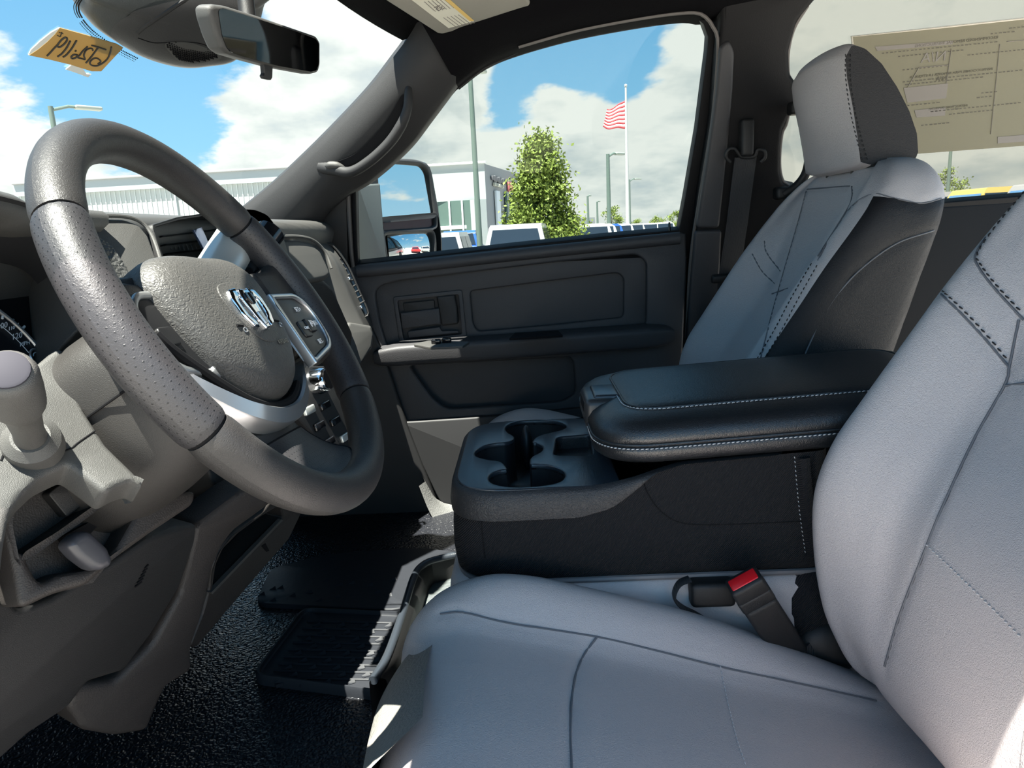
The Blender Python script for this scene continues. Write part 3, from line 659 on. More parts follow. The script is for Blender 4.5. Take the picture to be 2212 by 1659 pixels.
def seat(name, label, x0, sg, dy):
    root = thing(name, label, 'seat', (x0, dy - .2, 0.0))
    W = lambda A: np.stack([x0 + sg * A[..., 0], A[..., 1] + dy, A[..., 2]], -1)
    flip = sg < 0
    W0 = W
    if sg > 0:   # the outboard wing of the driver backrest stands a little further forward
        W = lambda A: W0(A) + np.stack([A[..., 0] * 0, .026 * np.clip((-A[..., 0] - .10) / .11, 0, 1) ** 2 * np.clip((.78 - A[..., 2]) / .25, 0, 1), A[..., 0] * 0], -1)
    # ---- backrest
    G = back_rings(); WG = W(G); nz, nr = WG.shape[:2]
    Nn = gnormals(WG, cv=True)
    ctr = WG.mean(1, keepdims=True); sgn = np.sign(((WG - ctr) * Nn).sum(-1).mean()); Nn *= sgn
    V = WG.reshape(-1, 3).copy(); F = gridfaces(nz, nr, False, True, flip)
    top = (nz - 1) * nr
    F.append(tuple(top + j for j in range(nr)) if not flip else tuple(top + j for j in range(nr))[::-1])
    S = Surf(V, F)
    return root, W0, V, F, Nn.reshape(-1, 3), S, (nz, nr), G
def lay(S, pix, n=60): return S.line(pix, n)
def split_back(root, V, F, G, nr, nz, label):
    """grey front and cap, black side panels: two meshes meeting at the piped seam"""
    L = G.reshape(-1, 3)
    bnd = np.array([PX(x, y, SIDEX) for x, y in [(1640, 780), (1700, 675), (1765, 562), (1790, 515), (1835, 445), (1885, 416), (1930, 424), (1990, 437), (2042, 430), (2075, 424)]])
    by, bz = bnd[:, 1] - PSY, bnd[:, 2]
    yy = np.r_[-.9, by[::-1]]; zz = np.r_[bz[-1], bz[::-1]]
    j = np.tile(np.arange(nr), nz); fs = np.where(j < NF, np.minimum(j, NF - 1 - j) * -1.0, np.minimum(j - NF + 1, nr - j) * 1.0) - .5
    fs = np.where(fs < 0, fs + .5, fs)
    zb = np.interp(L[:, 1], yy, zz); fz = (zb - L[:, 2]) / .004
    fld = np.where(L[:, 1] < by[2], np.minimum(fs, fz), fs) + 1e-4
    V2, k, g = clip_field(V, F, fld)
    return V2, g, k
def compact(V, F):
    ids = sorted({i for f in F for i in f}); mp = {j: i for i, j in enumerate(ids)}
    return V[ids], [tuple(mp[i] for i in f) for f in F]
def finish_seat(name, label, x0, sg, dy, back_seams, back_stitch, cush_seams, cush_stitch):
    root, W, V, F, Nn, S, (nz, nr), G = seat(name, label, x0, sg, dy)
    lines = [lay(S, p) for p in back_seams]
    for P, _ in lines: V = groove(V, Nn, P, .0045, .0035)
    V, g, k = split_back(root, V, F, G, nr, nz, label)
    vg, fg = compact(V, g); vk, fk = compact(V, k)
    b = mesh('backrest', vg, fg, GREY, root, angle=None)
    sp = mesh('side_panel', vk, fk, BLK, root, angle=None); sp['label'] = 'black leather side and rear panel'
    for i, (P, Q) in enumerate(lines):
        tube('seam', P - Q * .0018, .0014, SEAM, b, seg=6)
    for pix, dark in back_stitch:
        P, Q = lay(S, pix, 70)
        stitches('stitching', P, Q, STB if dark else STW, b if not dark or name == 'driver_seat' else sp, step=.0085 if dark else .0062, ln=.0052 if dark else .0042, r=.0011 if dark else .0007)
    # ---- cushion
    CG = W(cushion_grid()) + (np.array((0, -.02, .0)) if name == 'passenger_seat' else 0); a, c = CG.shape[:2]; CN = gnormals(CG)
    if (CN[a // 2, c // 2] @ np.array([0, 0, 1])) < 0: CN = -CN
    CV = CG.reshape(-1, 3); CFc = gridfaces(a, c, flip=sg > 0); SS = Surf(CV, CFc)
    cl = [lay(SS, p) for p in cush_seams]
    for P, _ in cl: CV = groove(CV, CN.reshape(-1, 3), P, .0045, .0035)
    cu = mesh('cushion', CV, CFc, GREY, root, angle=None)
    for P, Q in cl: tube('seam', P - Q * .0018, .0014, SEAM, cu, seg=6)
    for pix in cush_stitch:
        P, Q = lay(SS, pix, 60); stitches('stitching', P, Q, STW, cu)
    # ---- base shell and recliner under the cushion
    rbox('seat_base', (x0, dy - .20, .02), (.46, .56, .09), .03, PLD, root)
    # ---- headrest
    hx = PSX - .135; prof = np.array([PX(x, y, hx)[1:] for x, y in HS]); prof = cat_rom(fillet(prof, .004), 72, True); prof[:, 0] -= PSY
    cen = prof.mean(0); us = np.r_[-.135, -.1345, -.131, -.125, np.linspace(-.115, .115, 23), .125, .131, .1345, .135]
    HG = []
    for u in us:
        e = abs(u) / .135; s = 1 - .05 * e ** 8; q = cen + (prof - cen) * s
        front = np.clip((q[:, 0] - cen[0]) / .06, 0, 1); mid = np.clip(1 - np.abs(q[:, 1] - .93) / .12, 0, 1)
        q = q.copy(); q[:, 0] += .022 * front * (1 - e ** 2) * mid ** .5; q[:, 1] += .010 * (1 - e ** 2) * np.clip((q[:, 1] - .98) / .05, 0, 1) - .012 * (1 - e ** 2) * np.clip((.87 - q[:, 1]) / .05, 0, 1) * front
        HG.append(np.column_stack([np.full(len(q), u), q]))
    HG = W(np.array(HG)); n0, n1 = HG.shape[:2]
    fl = sg > 0
    F0 = gridfaces(n0, n1, False, True, fl); L0 = np.repeat(us, n1)
    yl = np.interp(prof[:, 1], [.83, .93, 1.045], [-.650, -.632, -.617]); fl2 = np.tile(prof[:, 0] - yl, n0) + 1e-5
    V0, front, blk = clip_field(HG.reshape(-1, 3), F0, fl2)
    blk.append(tuple(range(n1)) if fl else tuple(range(n1))[::-1]); blk.append(tuple((n0 - 1) * n1 + j for j in range(n1))[::-1] if fl else tuple((n0 - 1) * n1 + j for j in range(n1)))
    h = mesh('headrest', *compact(V0, blk), BLK, root, angle=50); h['label'] = 'black leather headrest'
    mesh('headrest_face', *compact(V0, front), GREY, h, angle=None)
    for u in (-.06, .06):
        p = W(np.array([[u, -.655, .78], [u, -.65, .86]])); tube('headrest_post', p, .007, BLACK, root, seg=10)
    return root, S, SS, h
drv = finish_seat('driver_seat', 'light grey leather bucket seat in the right foreground, nearest the camera', -.40, 1, 0.0,
    back_seams=[[(2030, 634), (2075, 676), (2130, 735), (2178, 792)], [(2212, 410), (2150, 480), (2106, 545), (2112, 575), (2150, 625), (2210, 690)], [(2200, 690), (2178, 792), (2168, 830), (2100, 950), (2030, 1100), (1990, 1200), (1940, 1330), (1908, 1440)], [(2168, 832), (2212, 826)]],
    back_stitch=[([(2212, 417), (2156, 484), (2113, 546), (2119, 572), (2156, 620), (2212, 680)], True), ([(2038, 630), (2083, 672), (2137, 730), (2182, 784)], True), ([(2003, 1178), (2060, 1232), (2130, 1300), (2212, 1382)], False)],
    cush_seams=[[(950, 1325), (1000, 1322), (1100, 1345), (1290, 1375), (1420, 1405), (1560, 1440), (1740, 1478), (1895, 1512)], [(1290, 1376), (1258, 1420), (1240, 1475), (1233, 1560), (1236, 1658)]],
    cush_stitch=[[(1556, 1442), (1572, 1520), (1592, 1600), (1612, 1658)]])[0]
pas = finish_seat('passenger_seat', 'grey leather passenger seat with black sides and headrest, far side of the console', PSX, -1, PSY,
    back_seams=[[(1838, 402), (1838, 425), (1826, 455), (1765, 552)], [(1742, 408), (1834, 401)], [(1740, 412), (1722, 480), (1690, 590), (1665, 680), (1640, 782)], [(1650, 520), (1655, 545), (1684, 585)], [(1624, 548), (1645, 585), (1672, 612)], [(1666, 634), (1700, 622)],
                [(1732, 782), (1770, 700), (1815, 630), (1868, 575), (1940, 525), (2020, 498)], [(1765, 562), (1790, 515), (1838, 445), (1885, 418), (1930, 426), (1990, 438), (2036, 428)]],
    back_stitch=[([(1752, 572), (1712, 640), (1672, 715), (1632, 782)], True), ([(1764, 576), (1725, 645), (1686, 718), (1645, 784)], True)],
    cush_seams=[], cush_stitch=[])
PAS_H = pas[3]; pas = pas[0]
# double stitching down the inboard edge of the passenger headrest
def headrest_stitch():
    for dx in (0, 11):
        pix = [(1826 + dx, 120), (1826 + dx, 165), (1835 + dx, 235), (1850 + dx, 300), (1864 + dx, 352)]
        P = np.array([PX(x, y, PSX - .1365) for x, y in cat_rom(pix, 60)]); Q = np.tile((-1.0, 0, 0), (60, 1))
        stitches('stitching', P, Q, STB, PAS_H, step=.008, ln=.005, r=.0011)
headrest_stitch()
# ================================================================== fold-down centre console
CX0, CX1 = -.127, .250
def rrect(x0, x1, y0, y1, r, n=120, rb=None):
    """rounded rectangle in plan, r front radius (high y), rb rear radius"""
    rb = r if rb is None else rb
    return resample(np.vstack([fillet([(x0, y1), (x1, y1), (x1, y0), (x0, y0)], [r, r, rb, rb], 10), ]).tolist() + [fillet([(x0, y1), (x1, y1), (x1, y0), (x0, y0)], [r, r, rb, rb], 10)[0].tolist()], n, True) if False else resample(np.vstack([fillet([(x0, y1), (x1, y1), (x1, y0), (x0, y0)], [r, r, rb, rb], 10), fillet([(x0, y1), (x1, y1), (x1, y0), (x0, y0)], [r, r, rb, rb], 10)[:1]]), n + 1)[:-1]
con = thing('center_console', 'black fold-down centre console with cup holders and padded armrest', 'console', (0, -.12, .25))
YF = .122
zt = lambda y: np.interp(y, [-.40, -.30, -.20, -.165, -.135, -.105, -.06, .2], [.442, .437, .431, .419, .394, .372, .360, .357])
base = []
for t, ins in [(0, .02), (.03, .006), (.10, 0), (.4, -.003), (.75, -.002), (1, 0)]:
    q = rrect(CX0 + ins, CX1 - ins, -.40, YF - ins, .085, 140, .02); base.append(np.column_stack([q, .262 + (zt(q[:, 1]) - .262) * t]))
fb = grid('fabric_base', np.array(base), FAB, con, cv=True, angle=45, flip=True)
FS = Surf(np.array(base).reshape(-1, 3), gridfaces(6, 140, False, True))
for pix in ([(1040, 1102), (1042, 1150), (1048, 1205)], [(1388, 1036), (1402, 1070), (1430, 1106), (1475, 1130), (1560, 1133), (1732, 1126)]):
    P, Q = FS.line(pix, 40); tube('seam', P + Q * .0002, .0008, VOID, fb, seg=5)
bp_ = rrect(CX0 + .004, CX1 - .004, -.40, YF - .004, .085, 120, .02); tube('piping', np.column_stack([bp_, np.full(120, .2635)]), .0045, mat('piping_grey', (.16, .155, .16), .5), fb, seg=8, closed=True)
P, Q = FS.line([(1716, 988), (1722, 1060), (1730, 1130), (1740, 1200)], 40)
if len(P) > 3: stitches('stitching', P, Q, STW, fb, step=.006, ln=.003, r=.0006); tube('rear_binding', P + np.array((0, -.012, 0)), .009, FAB, fb, seg=8)
# ---- tray: grained skirt + smooth top with the cup-holder opening
zT = lambda y: np.interp(y, [-.40, -.30, -.20, -.165, -.14, -.11, -.085, .2], [.4425, .4375, .4315, .4215, .413, .406, .402, .400])
ring = []
for dz, ins, k in [(0, 0, 0), (.0, -.003, 0), (.3, -.004, 0), (.82, -.001, 0), (.94, .003, 0), (1.0, .009, 0)]:
    q = rrect(CX0 + ins, CX1 - ins, -.34, YF - ins, .085, 140, .02); z0 = zt(q[:, 1]); ring.append(np.column_stack([q, z0 + (zT(q[:, 1]) - z0) * dz]))
tr = grid('tray_skirt', np.array(ring), TRAYG, con, cv=True, angle=50, flip=True)
holes_px = [(530, 340), (560, 315), (640, 300), (750, 297), (850, 305), (895, 330), (870, 352), (800, 370), (740, 385), (702, 405), (692, 430), (720, 432), (755, 455), (740, 485), (692, 510), (675, 532), (680, 558), (720, 560), (800, 568), (870, 595), (885, 630), (850, 665), (760, 685), (640, 695), (540, 692), (460, 675), (430, 645), (445, 615), (500, 595), (540, 588), (520, 555), (490, 540), (420, 530), (355, 510), (352, 480), (400, 450), (470, 435), (530, 430), (575, 412), (583, 392), (545, 370)]
s5 = lambda p: (900 + p[0] / 2.765, 800 + p[1] / 2.765)
ZC = .402
hole = np.array([PZ(*s5(p), ZC) for p in cat_rom(holes_px, 170, True)])
coin = fillet([PZ(x, y, ZC) for x, y in [(1202, 944), (1275, 938), (1280, 984), (1196, 983)]], .012)
q = rrect(CX0 + .006, CX1 - .006, -.12, YF - .006, .082, 140, .01); outl = np.column_stack([q, np.full(140, ZC)])
plate('tray_top', [outl, hole, coin], (0, 0, ZC), (0, 0, 1), .012, TRAY, tr, bevel=.003, up=(0, 1, 0))
def well(name, R, m, parent):
    G = np.array(R); a, b = G.shape[:2]; return mesh(name, G.reshape(-1, 3), gridfaces(a, b, False, True) + [tuple((a - 1) * b + j for j in range(b))], m, parent, angle=60)
lin = []
cen = hole.mean(0)
for z, k in [(.396, 1.0), (.385, 1.0), (.345, .965), (.33, .94), (.327, .86)]: h = cen + (hole - cen) * k; h[:, 2] = z; lin.append(h)
CUPW = mat('cup_liner', (.018, .018, .020), 0.45)
well('cup_well', lin, CUPW, tr)
cl = []
cc = coin.mean(0)
for z, k in [(.396, 1.0), (.380, .97), (.378, .8)]: h = cc + (coin - cc) * k; h[:, 2] = z; cl.append(h)
well('coin_slot', cl, TRAYG, tr)
def blob(name, c, r, m, parent, seg=16, pw=1.0):
    th = np.linspace(0, 2 * math.pi, seg, endpoint=False); ph = np.linspace(-math.pi / 2 + .02, math.pi / 2 - .02, seg // 2 + 1)
    G = np.array([[(c[0] + r[0] * math.cos(p) * math.cos(a), c[1] + r[1] * math.cos(p) * math.sin(a), c[2] + r[2] * math.sin(p)) for a in th] for p in ph]); return grid(name, G, m, parent, cv=True, caps=True, angle=None)
CF1 = PZ(1133, 955, .375)
blob('cup_finger', CF1 + (.0, -.004, -.01), (.022, .011, .042), CUPW, tr)
for p in ((1188, 1040), (1072, 930 + 60)):
    c = PZ(*p, .35); blob('cup_finger', c + (.0, 0, -.008), (.02, .016, .022), CUPW, tr)
# ---- armrest lid
LX0, LX1, LY0, LY1 = -.137, .238, -.66, -.086
tilt = lambda y: (LY1 - y) * .045
lv = [(.430, .022), (.432, .008), (.438, .001), (.449, -.002), (.455, .0), (.457, .004), (.459, .0), (.468, -.001), (.479, .006), (.487, .018), (.492, .034), (.495, .046), (.4945, .050), (.497, .054), (.500, .066), (.5025, .09), (.5035, .12)]
LG = []
for z, ins in lv:
    q = rrect(LX0 + ins, LX1 - ins, LY0 + ins, LY1 - ins, max(.09 - ins * .6, .01), 180, .05); LG.append(np.column_stack([q, z + tilt(q[:, 1])]))
LG = np.array(LG); F = gridfaces(len(lv), 180, False, True, True); V = LG.reshape(-1, 3); F += [tuple(range(180)), tuple((len(lv) - 1) * 180 + j for j in range(180))[::-1]]
lid = mesh('armrest_lid', V, F, LID, con, angle=60)
LS = Surf(V, F)
def lidline(z, ins, m0):
    q = rrect(LX0 + ins, LX1 - ins, LY0 + ins, LY1 - ins, max(.09 - ins * .6, .01), 240, .05); return np.column_stack([q, z + tilt(q[:, 1])])
tube('piping', lidline(.4585, -.0002, 0), .0022, LID, lid, seg=8, closed=True)
tube('piping', lidline(.4955, .0505, 0), .0022, LID, lid, seg=8, closed=True)
stl = lidline(.4535, -.0012, 0); keep = [p for p in stl if p[1] > -.52 and p[0] < .04]
def order(P):
    P = np.array(P); i = np.argmax(np.linalg.norm(np.diff(P, axis=0), axis=1)); d = np.linalg.norm(np.diff(P, axis=0), axis=1)
    return np.vstack([P[i + 1:], P[:i + 1]]) if d[i] > .05 else P
P, Q = LS.near(order(keep)); stitches('stitching', P, Q, STW, lid, step=.0062, ln=.0046, r=.0009)
keep = order([p for p in lidline(.4948, .0455, 0) if p[1] > -.52 and p[0] < .04]); P, Q = LS.near(keep); stitches('stitching', P, Q, STW, lid, step=.0062, ln=.0046, r=.0008)
# latch set into the front edge
LT = mat('latch_plastic', (.035, .036, .038), 0.35)
def lt(x, y, z): return PZ(x, y, z)
lat = fillet([PZ(x, y, .497) for x, y in [(1264, 880), (1272, 866), (1328, 850), (1341, 860), (1342, 893), (1330, 900), (1276, 914), (1266, 905)]], .008)
lx = lat[:, 0]; ly = lat[:, 1]
lc = np.array(((lx.min() + lx.max()) / 2, (ly.min() + ly.max()) / 2, .495)); lwx, lwy = lx.max() - lx.min(), ly.max() - ly.min()
rbox('latch', (.045, LY1 - .020, .473), (.105, .05, .046), .010, LT, lid)
rbox('latch_paddle', (.045, LY1 - .030, .494), (.080, .040, .012), .005, TRAY, lid)
rbox('latch_slot', (.045, LY1 + .0035, .480), (.068, .004, .016), .0015, VOID, lid)
rbox('hinge_block', (.01, -.47, .39), (.22, .14, .06), .012, PLD, con)
# ---- centre seat cushion underneath
cs = thing('center_seat_cushion', 'grey leather centre seat cushion under the console', 'seat', (0, -.15, .1))
R_ = []
for z, ins in [(.10, .012), (.12, .0), (.20, -.004), (.245, .0), (.258, .008), (.262, .02)]:
    q = rrect(CX0 - .006 + ins, CX1 + .006 - ins, -.50, .132 - ins, .06, 120, .02); R_.append(np.column_stack([q, np.full(120, z) + 0.0]))
grid('cushion', np.array(R_), GREY, cs, cv=True, caps=True, angle=50, flip=True)
# ---- buckles
def buckle(name, label, bot, top, w, th, red, face):
    bot, top = np.array(bot), np.array(top); az = top - bot; ln = np.linalg.norm(az); az /= ln
    n = np.array(face, float); n -= az * (n @ az); n /= np.linalg.norm(n); ax = np.cross(n, az)
    r = thing(name, label, 'buckle', bot)
    c = (bot + top) / 2; A = (ax, n, az)
    rbox('body', bot + az * ln * .36, (w, th, ln * .74), .006, PLD, r, ax=A)
    rbox('collar', bot + az * ln * .80, (w * 1.03, th * 1.05, ln * .13), .004, PLD, r, ax=A)
    rbox('head', bot + az * ln * .92, (w * 1.0, th * 1.0, ln * .16), .005, PLD, r, ax=A)
    if red:
        rbox('release_button', top - az * .003, (w * .82, th * .62, .008), .002, RED, r, ax=A)
    return r, A
bk, A = buckle('belt_buckle', 'black driver belt buckle with a red button beside the console', PX(1706, 1405, -.150), PX(1605, 1252, -.200), .046, .030, True, (-.85, .35, .55))
P = PX(1730, 1400, -.150); tube('strap', [P, P + (0.0, -.03, -.05), P + (.0, -.05, -.10)], .014, WEB, bk, seg=8, r2=.004)
b2 = thing('belt_buckle', 'plain black buckle lying behind the red-button buckle', 'buckle', PX(1530, 1290, -.125))
rbox('body', PX(1537, 1278, -.137), (.03, .062, .036), .007, PLD, b2)
wl = cat_rom([PX(x, y, X) for x, y, X in [(1490, 1250, -.150), (1466, 1262, -.152), (1456, 1290, -.155), (1474, 1312, -.157), (1512, 1332, -.158), (1560, 1366, -.158)]], 30)
tube('webbing', wl, .010, WEB, b2, seg=8, r2=.0022, up=(1, 0, 0))
blob('recliner_cover', PX(1742, 1310, -.118), (.024, .045, .062), FAB, drv); blob('recliner_boot', PX(1790, 1400, -.135), (.02, .05, .04), PLD, drv)
# ================================================================== steering wheel
WT_, WC = .535, np.array((-.396, .266, .683))
wn = np.array((0, -math.cos(WT_), math.sin(WT_))); wa = np.array((1.0, 0, 0)); wb = np.array((0, math.sin(WT_), math.cos(WT_)))
_s = math.radians(-5); wa2, wb2 = wa * math.cos(_s) + wb * math.sin(_s), wb * math.cos(_s) - wa * math.sin(_s)
def wmat(a, b): return Matrix([[a[i], b[i], wn[i], WC[i]] for i in range(3)] + [[0, 0, 0, 1]])
sw_ = thing('steering_wheel', 'black leather steering wheel with chrome emblem and cruise control buttons', 'steering wheel', mw=wmat(wa2, wb2))
RR_, RT_ = .187, .0185
def arc_tube(name, a0, a1, rad, m, n=60, seg=28, hole=False, taper=0.0, dz=0.0):
    th = np.radians(np.linspace(a0, a1, n)); ph = np.linspace(0, 2 * math.pi, seg + 1)
    G = np.zeros((n, seg + 1, 3)); UV = np.zeros((n, seg + 1, 2))
    for i, t in enumerate(th):
        e = min(i, n - 1 - i); k = 1 - taper * max(0, 1 - e / 2.0) ** 2
        rr = rad * k
        x = RR_ + rr * .97 * np.cos(ph); z = rr * 1.02 * np.sin(ph) + dz
        G[i] = np.column_stack([x * math.cos(t), x * math.sin(t), z]); UV[i, :, 0] = ph / (2 * math.pi) * 22; UV[i, :, 1] = t * RR_ / .0046
    V = G.reshape(-1, 3); F = gridfaces(n, seg + 1)
    F += [tuple(range(seg)), tuple((n - 1) * (seg + 1) + j for j in range(seg))[::-1]]
    return mesh(name, V, F, m, sw_, local=True, angle=50, uvs=UV.reshape(-1, 2))
arc_tube('rim_core', 0, 360, .0165, VOID, 120, 16)
arc_tube('rim_top', 38.5, 150.5, .0186, RIM, 80, taper=.06)
g1 = arc_tube('rim_grip', 151.3, 206.5, .0190, PERF, 60, taper=.06)
arc_tube('rim_bottom', 207.3, 322.5, .0186, RIM, 80, taper=.06)
g2 = arc_tube('rim_grip', 323.3, 397.7, .0190, PERF, 60, taper=.06)
for g in (g1, g2): g['label'] = 'perforated leather grip'
def wmesh(name, V, F, m, parent=None, **k):
    o = mesh(name, V, F, m, None, **k)
    if parent is None: o.parent = sw_
    else: o.parent = parent
    return o
def wplate(name, pts, h, thick, m, bevel=0.0, parent=None, holes=(), r=0, **k):
    P = np.array([(x, y, h) for x, y in pts]); P = fillet(P, r) if np.any(np.asarray(r) > 0) else P
    H = [np.array([(x, y, h) for x, y in q]) for q in holes]
    o = plate(name, [P] + H, (0, 0, h), (0, 0, 1), thick, m, None, bevel=bevel, up=(0, 1, 0), **k)
    o.parent = sw_ if parent is None else parent
    return o
def mir(P): return [(-x, y) for x, y in P][::-1]
half = [(0, .073), (.035, .074), (.066, .070), (.084, .060), (.093, .044), (.093, .018), (.086, -.012), (.074, -.038), (.054, -.060), (.028, -.076), (0, -.081)]
padout = cat_rom(np.array(half + mir(half)[1:-1]), 120, True)
cenp = np.array((0, -.002)); rings = []
for k, h in [(.97, -.050), (1.0, -.030), (1.005, -.019), (.992, -.011), (.96, -.005), (.9, .0015), (.8, .0065), (.65, .0105), (.45, .0125), (.25, .013), (.08, .0132)]:
    q = cenp + (padout - cenp) * k; rings.append(np.column_stack([q, np.full(120, h)]))
pad = grid('airbag_cover', np.array(rings), HUB, None, cv=True, caps=True, angle=None); pad.parent = sw_
# hub body behind the cover, spokes
hb_ = cat_rom(np.array([(0, .060), (.07, .062), (.11, .055), (.118, .01), (.10, -.04), (.06, -.085), (0, -.10), (-.06, -.085), (-.10, -.04), (-.118, .01), (-.11, .055), (-.07, .062)]), 80, True)
hr = [np.column_stack([hb_ * k, np.full(80, h)]) for k, h in [(.7, -.085), (.9, -.07), (1.0, -.045), (1.0, -.026), (.93, -.020)]]
hbo = grid('hub_shell', np.array(hr), PLD, None, cv=True, caps=True, angle=50); hbo.parent = sw_
def spoke(sg, h):
    P = [(sg * min(x, .18 if sg > 0 else .163), y) for x, y in [(.085, .052), (.135, .056), (.160, .068), (.176, .055), (.178, -.04), (.168, -.062), (.140, -.052), (.09, -.048)]]
    wplate('spoke', P if sg > 0 else P[::-1], h, .034 if sg > 0 else .018, RIM, .009, r=.008)
spoke(1, .004); spoke(-1, -.016)
LOS = [(-.062, .066, -.034), (-.09, .056, -.030), (-.115, .050, -.024), (-.14, .050, -.016), (-.160, .055, -.008), (-.172, .061, -.001), (-.181, .066, .001)]
def spoke_rows(dh, k, y0, y1, n, m):
    G = []
    for y in np.linspace(y0, y1, n):
        w, h = interp([-y], [(-a, b, c) for a, b, c in LOS])[0]; u = np.linspace(-1, 1, m)
        G.append(np.column_stack([u * w * k, np.full(m, y), h + dh - .010 * np.abs(u * k) ** 3]))
    return np.array(G)
top_ = spoke_rows(0, 1, -.062, -.181, 24, 21); bot_ = top_ + np.stack([np.zeros((24, 21)), np.zeros((24, 21)), -np.linspace(.020, .008, 24)[:, None] * np.ones(21)], -1); LG_ = np.concatenate([top_, bot_[:, ::-1]], 1)
lo = grid('lower_spoke', LG_, RIM, None, cv=True, caps=True, angle=50, flip=True); lo.parent = sw_
PG = spoke_rows(.0012, .93, -.112, -.178, 20, 21)
edge = np.abs(np.linspace(-1, 1, 21))
PG[..., 1] += .020 * edge[None] ** 2 * np.linspace(0, 1, 20)[:, None]
lp_ = grid('lower_spoke_panel', PG, PERF, None, angle=None, flip=True, uvs=(PG[..., :2].reshape(-1, 2) / .0046)); lp_.parent = lo
rim_ = np.vstack([PG[0, ::-1], PG[:, 0], PG[-1], PG[::-1, -1]]); o = tube('panel_seam', rim_, .0009, VOID, None, seg=5); o.parent = lp_
PODM = mat('button_black', (.009, .009, .010), 0.42)
def pod(sg, dh, dy):
    kx = 1.0 if sg > 0 else .80
    f = (lambda P: P) if sg > 0 else (lambda P: [(-x, y) for x, y in P][::-1])
    outl = f([(.072, .036 + dy), (.140 * kx, .036 + dy), (.158 * kx, .026 + dy), (.166 * kx, .004 + dy), (.162 * kx, -.026 + dy), (.146 * kx, -.038 + dy), (.074, -.050 + dy)])
    inn = f([(.072, .030 + dy), (.137 * kx, .030 + dy), (.153 * kx, .021 + dy), (.160 * kx, .003 + dy), (.156 * kx, -.022 + dy), (.143 * kx, -.032 + dy), (.076, -.044 + dy)])
    b = wplate('button_bezel', fillet(np.array(outl), [.002, .014, .010, .01, .012, .010, .002]), .0125 + dh, .012, SIL, .0022, holes=[fillet(np.array(inn), .009)])
    p = wplate('button_panel', fillet(np.array(inn), .009), .0095 + dh, .008, PODM, .0015)
    return b, p
RDY, LDH = -.016, -.024
bR, pR = pod(1, -.001, RDY); bL, pL = pod(-1, LDH, .004)
def sqr(cx, cy, w, h): return fillet(np.array([(cx - w, cy - h), (cx + w, cy - h), (cx + w, cy + h), (cx - w, cy + h)]), min(w, h) * .5)
for sg, p, dh, dy in ((1, pR, -.001, RDY), (-1, pL, LDH, .004)):
    wplate('center_button', sqr(sg * .127 * (1 if sg > 0 else .85), -.006 + dy, .0105, .0085), .0128 + dh, .005, PODM, .0012, parent=p)
    wplate('side_button', sqr(sg * .108, -.009 + dy, .011, .010), .0112 + dh, .004, PODM, .0012, parent=p)
def wtext(body, x, y, s, h, m=WHITE, parent=None, rot=0.0):
    o = text('lettering', body, s, (x, y, h), (math.cos(rot), math.sin(rot), 0), (-math.sin(rot), math.cos(rot), 0), m, None, ext=.0002); o.parent = parent or sw_; return o
wtext('SET+', .124, .015 + RDY, .0082, .0098, parent=pR); wtext('RES', .1475, -.004 + RDY, .0078, .0098, parent=pR); wtext('CANC', .109, -.009 + RDY, .0050, .0116, parent=pR); wtext('SET-', .128, -.027 + RDY, .0082, .0098, parent=pR)
th = np.linspace(-.6, 3.7, 24); ico = np.column_stack([.127 + .0048 * np.cos(th), -.0068 + RDY + .0048 * np.sin(th), np.full(24, .0132)])
o = tube('button_icon', ico, .0005, WHITE, None, seg=5); o.parent = pR
o = tube('button_icon', np.array([(.127, -.0066 + RDY, .0132), (.1225, -.0015 + RDY, .0132)]), .0005, WHITE, None, seg=5); o.parent = pR
# satin trim running round the bottom of the cover
tr_ = [(-.128, .050), (-.137, .022), (-.130, -.012), (-.100, -.048), (-.064, -.080), (-.03, -.0945), (0, -.098), (.03, -.0945), (.064, -.080), (.090, -.058), (.104, -.056)]
tp = cat_rom(np.array(tr_), 90); T2 = np.gradient(tp, axis=0); T2 /= np.linalg.norm(T2, axis=1)[:, None]; nr2 = np.stack([T2[:, 1], -T2[:, 0]], 1)
tw = np.interp(np.linspace(0, 1, 90), [0, .25, .42, .55, .85, 1], [.35, .4, .85, 1, .9, .5]); th_ = np.interp(np.linspace(0, 1, 90), [0, .3, .5, 1], [-.012, -.008, 0, 0])
def trow(off, h): return np.column_stack([tp + nr2 * (off * tw)[:, None], h + th_])
TG = np.stack([trow(-.009, -.03), trow(-.0075, -.008), trow(-.005, -.0055), trow(.0075, -.011), trow(.0085, -.014), trow(.0085, -.03)], 1)
o = grid('satin_trim', TG, SIL, None, angle=35, cv=True, caps=True); o.parent = sw_
o = tube('trim_gap', np.column_stack([tp[14:76] + nr2[14:76] * -.011, np.full(62, -.012)]), .004, VOID, None, seg=8); o.parent = sw_
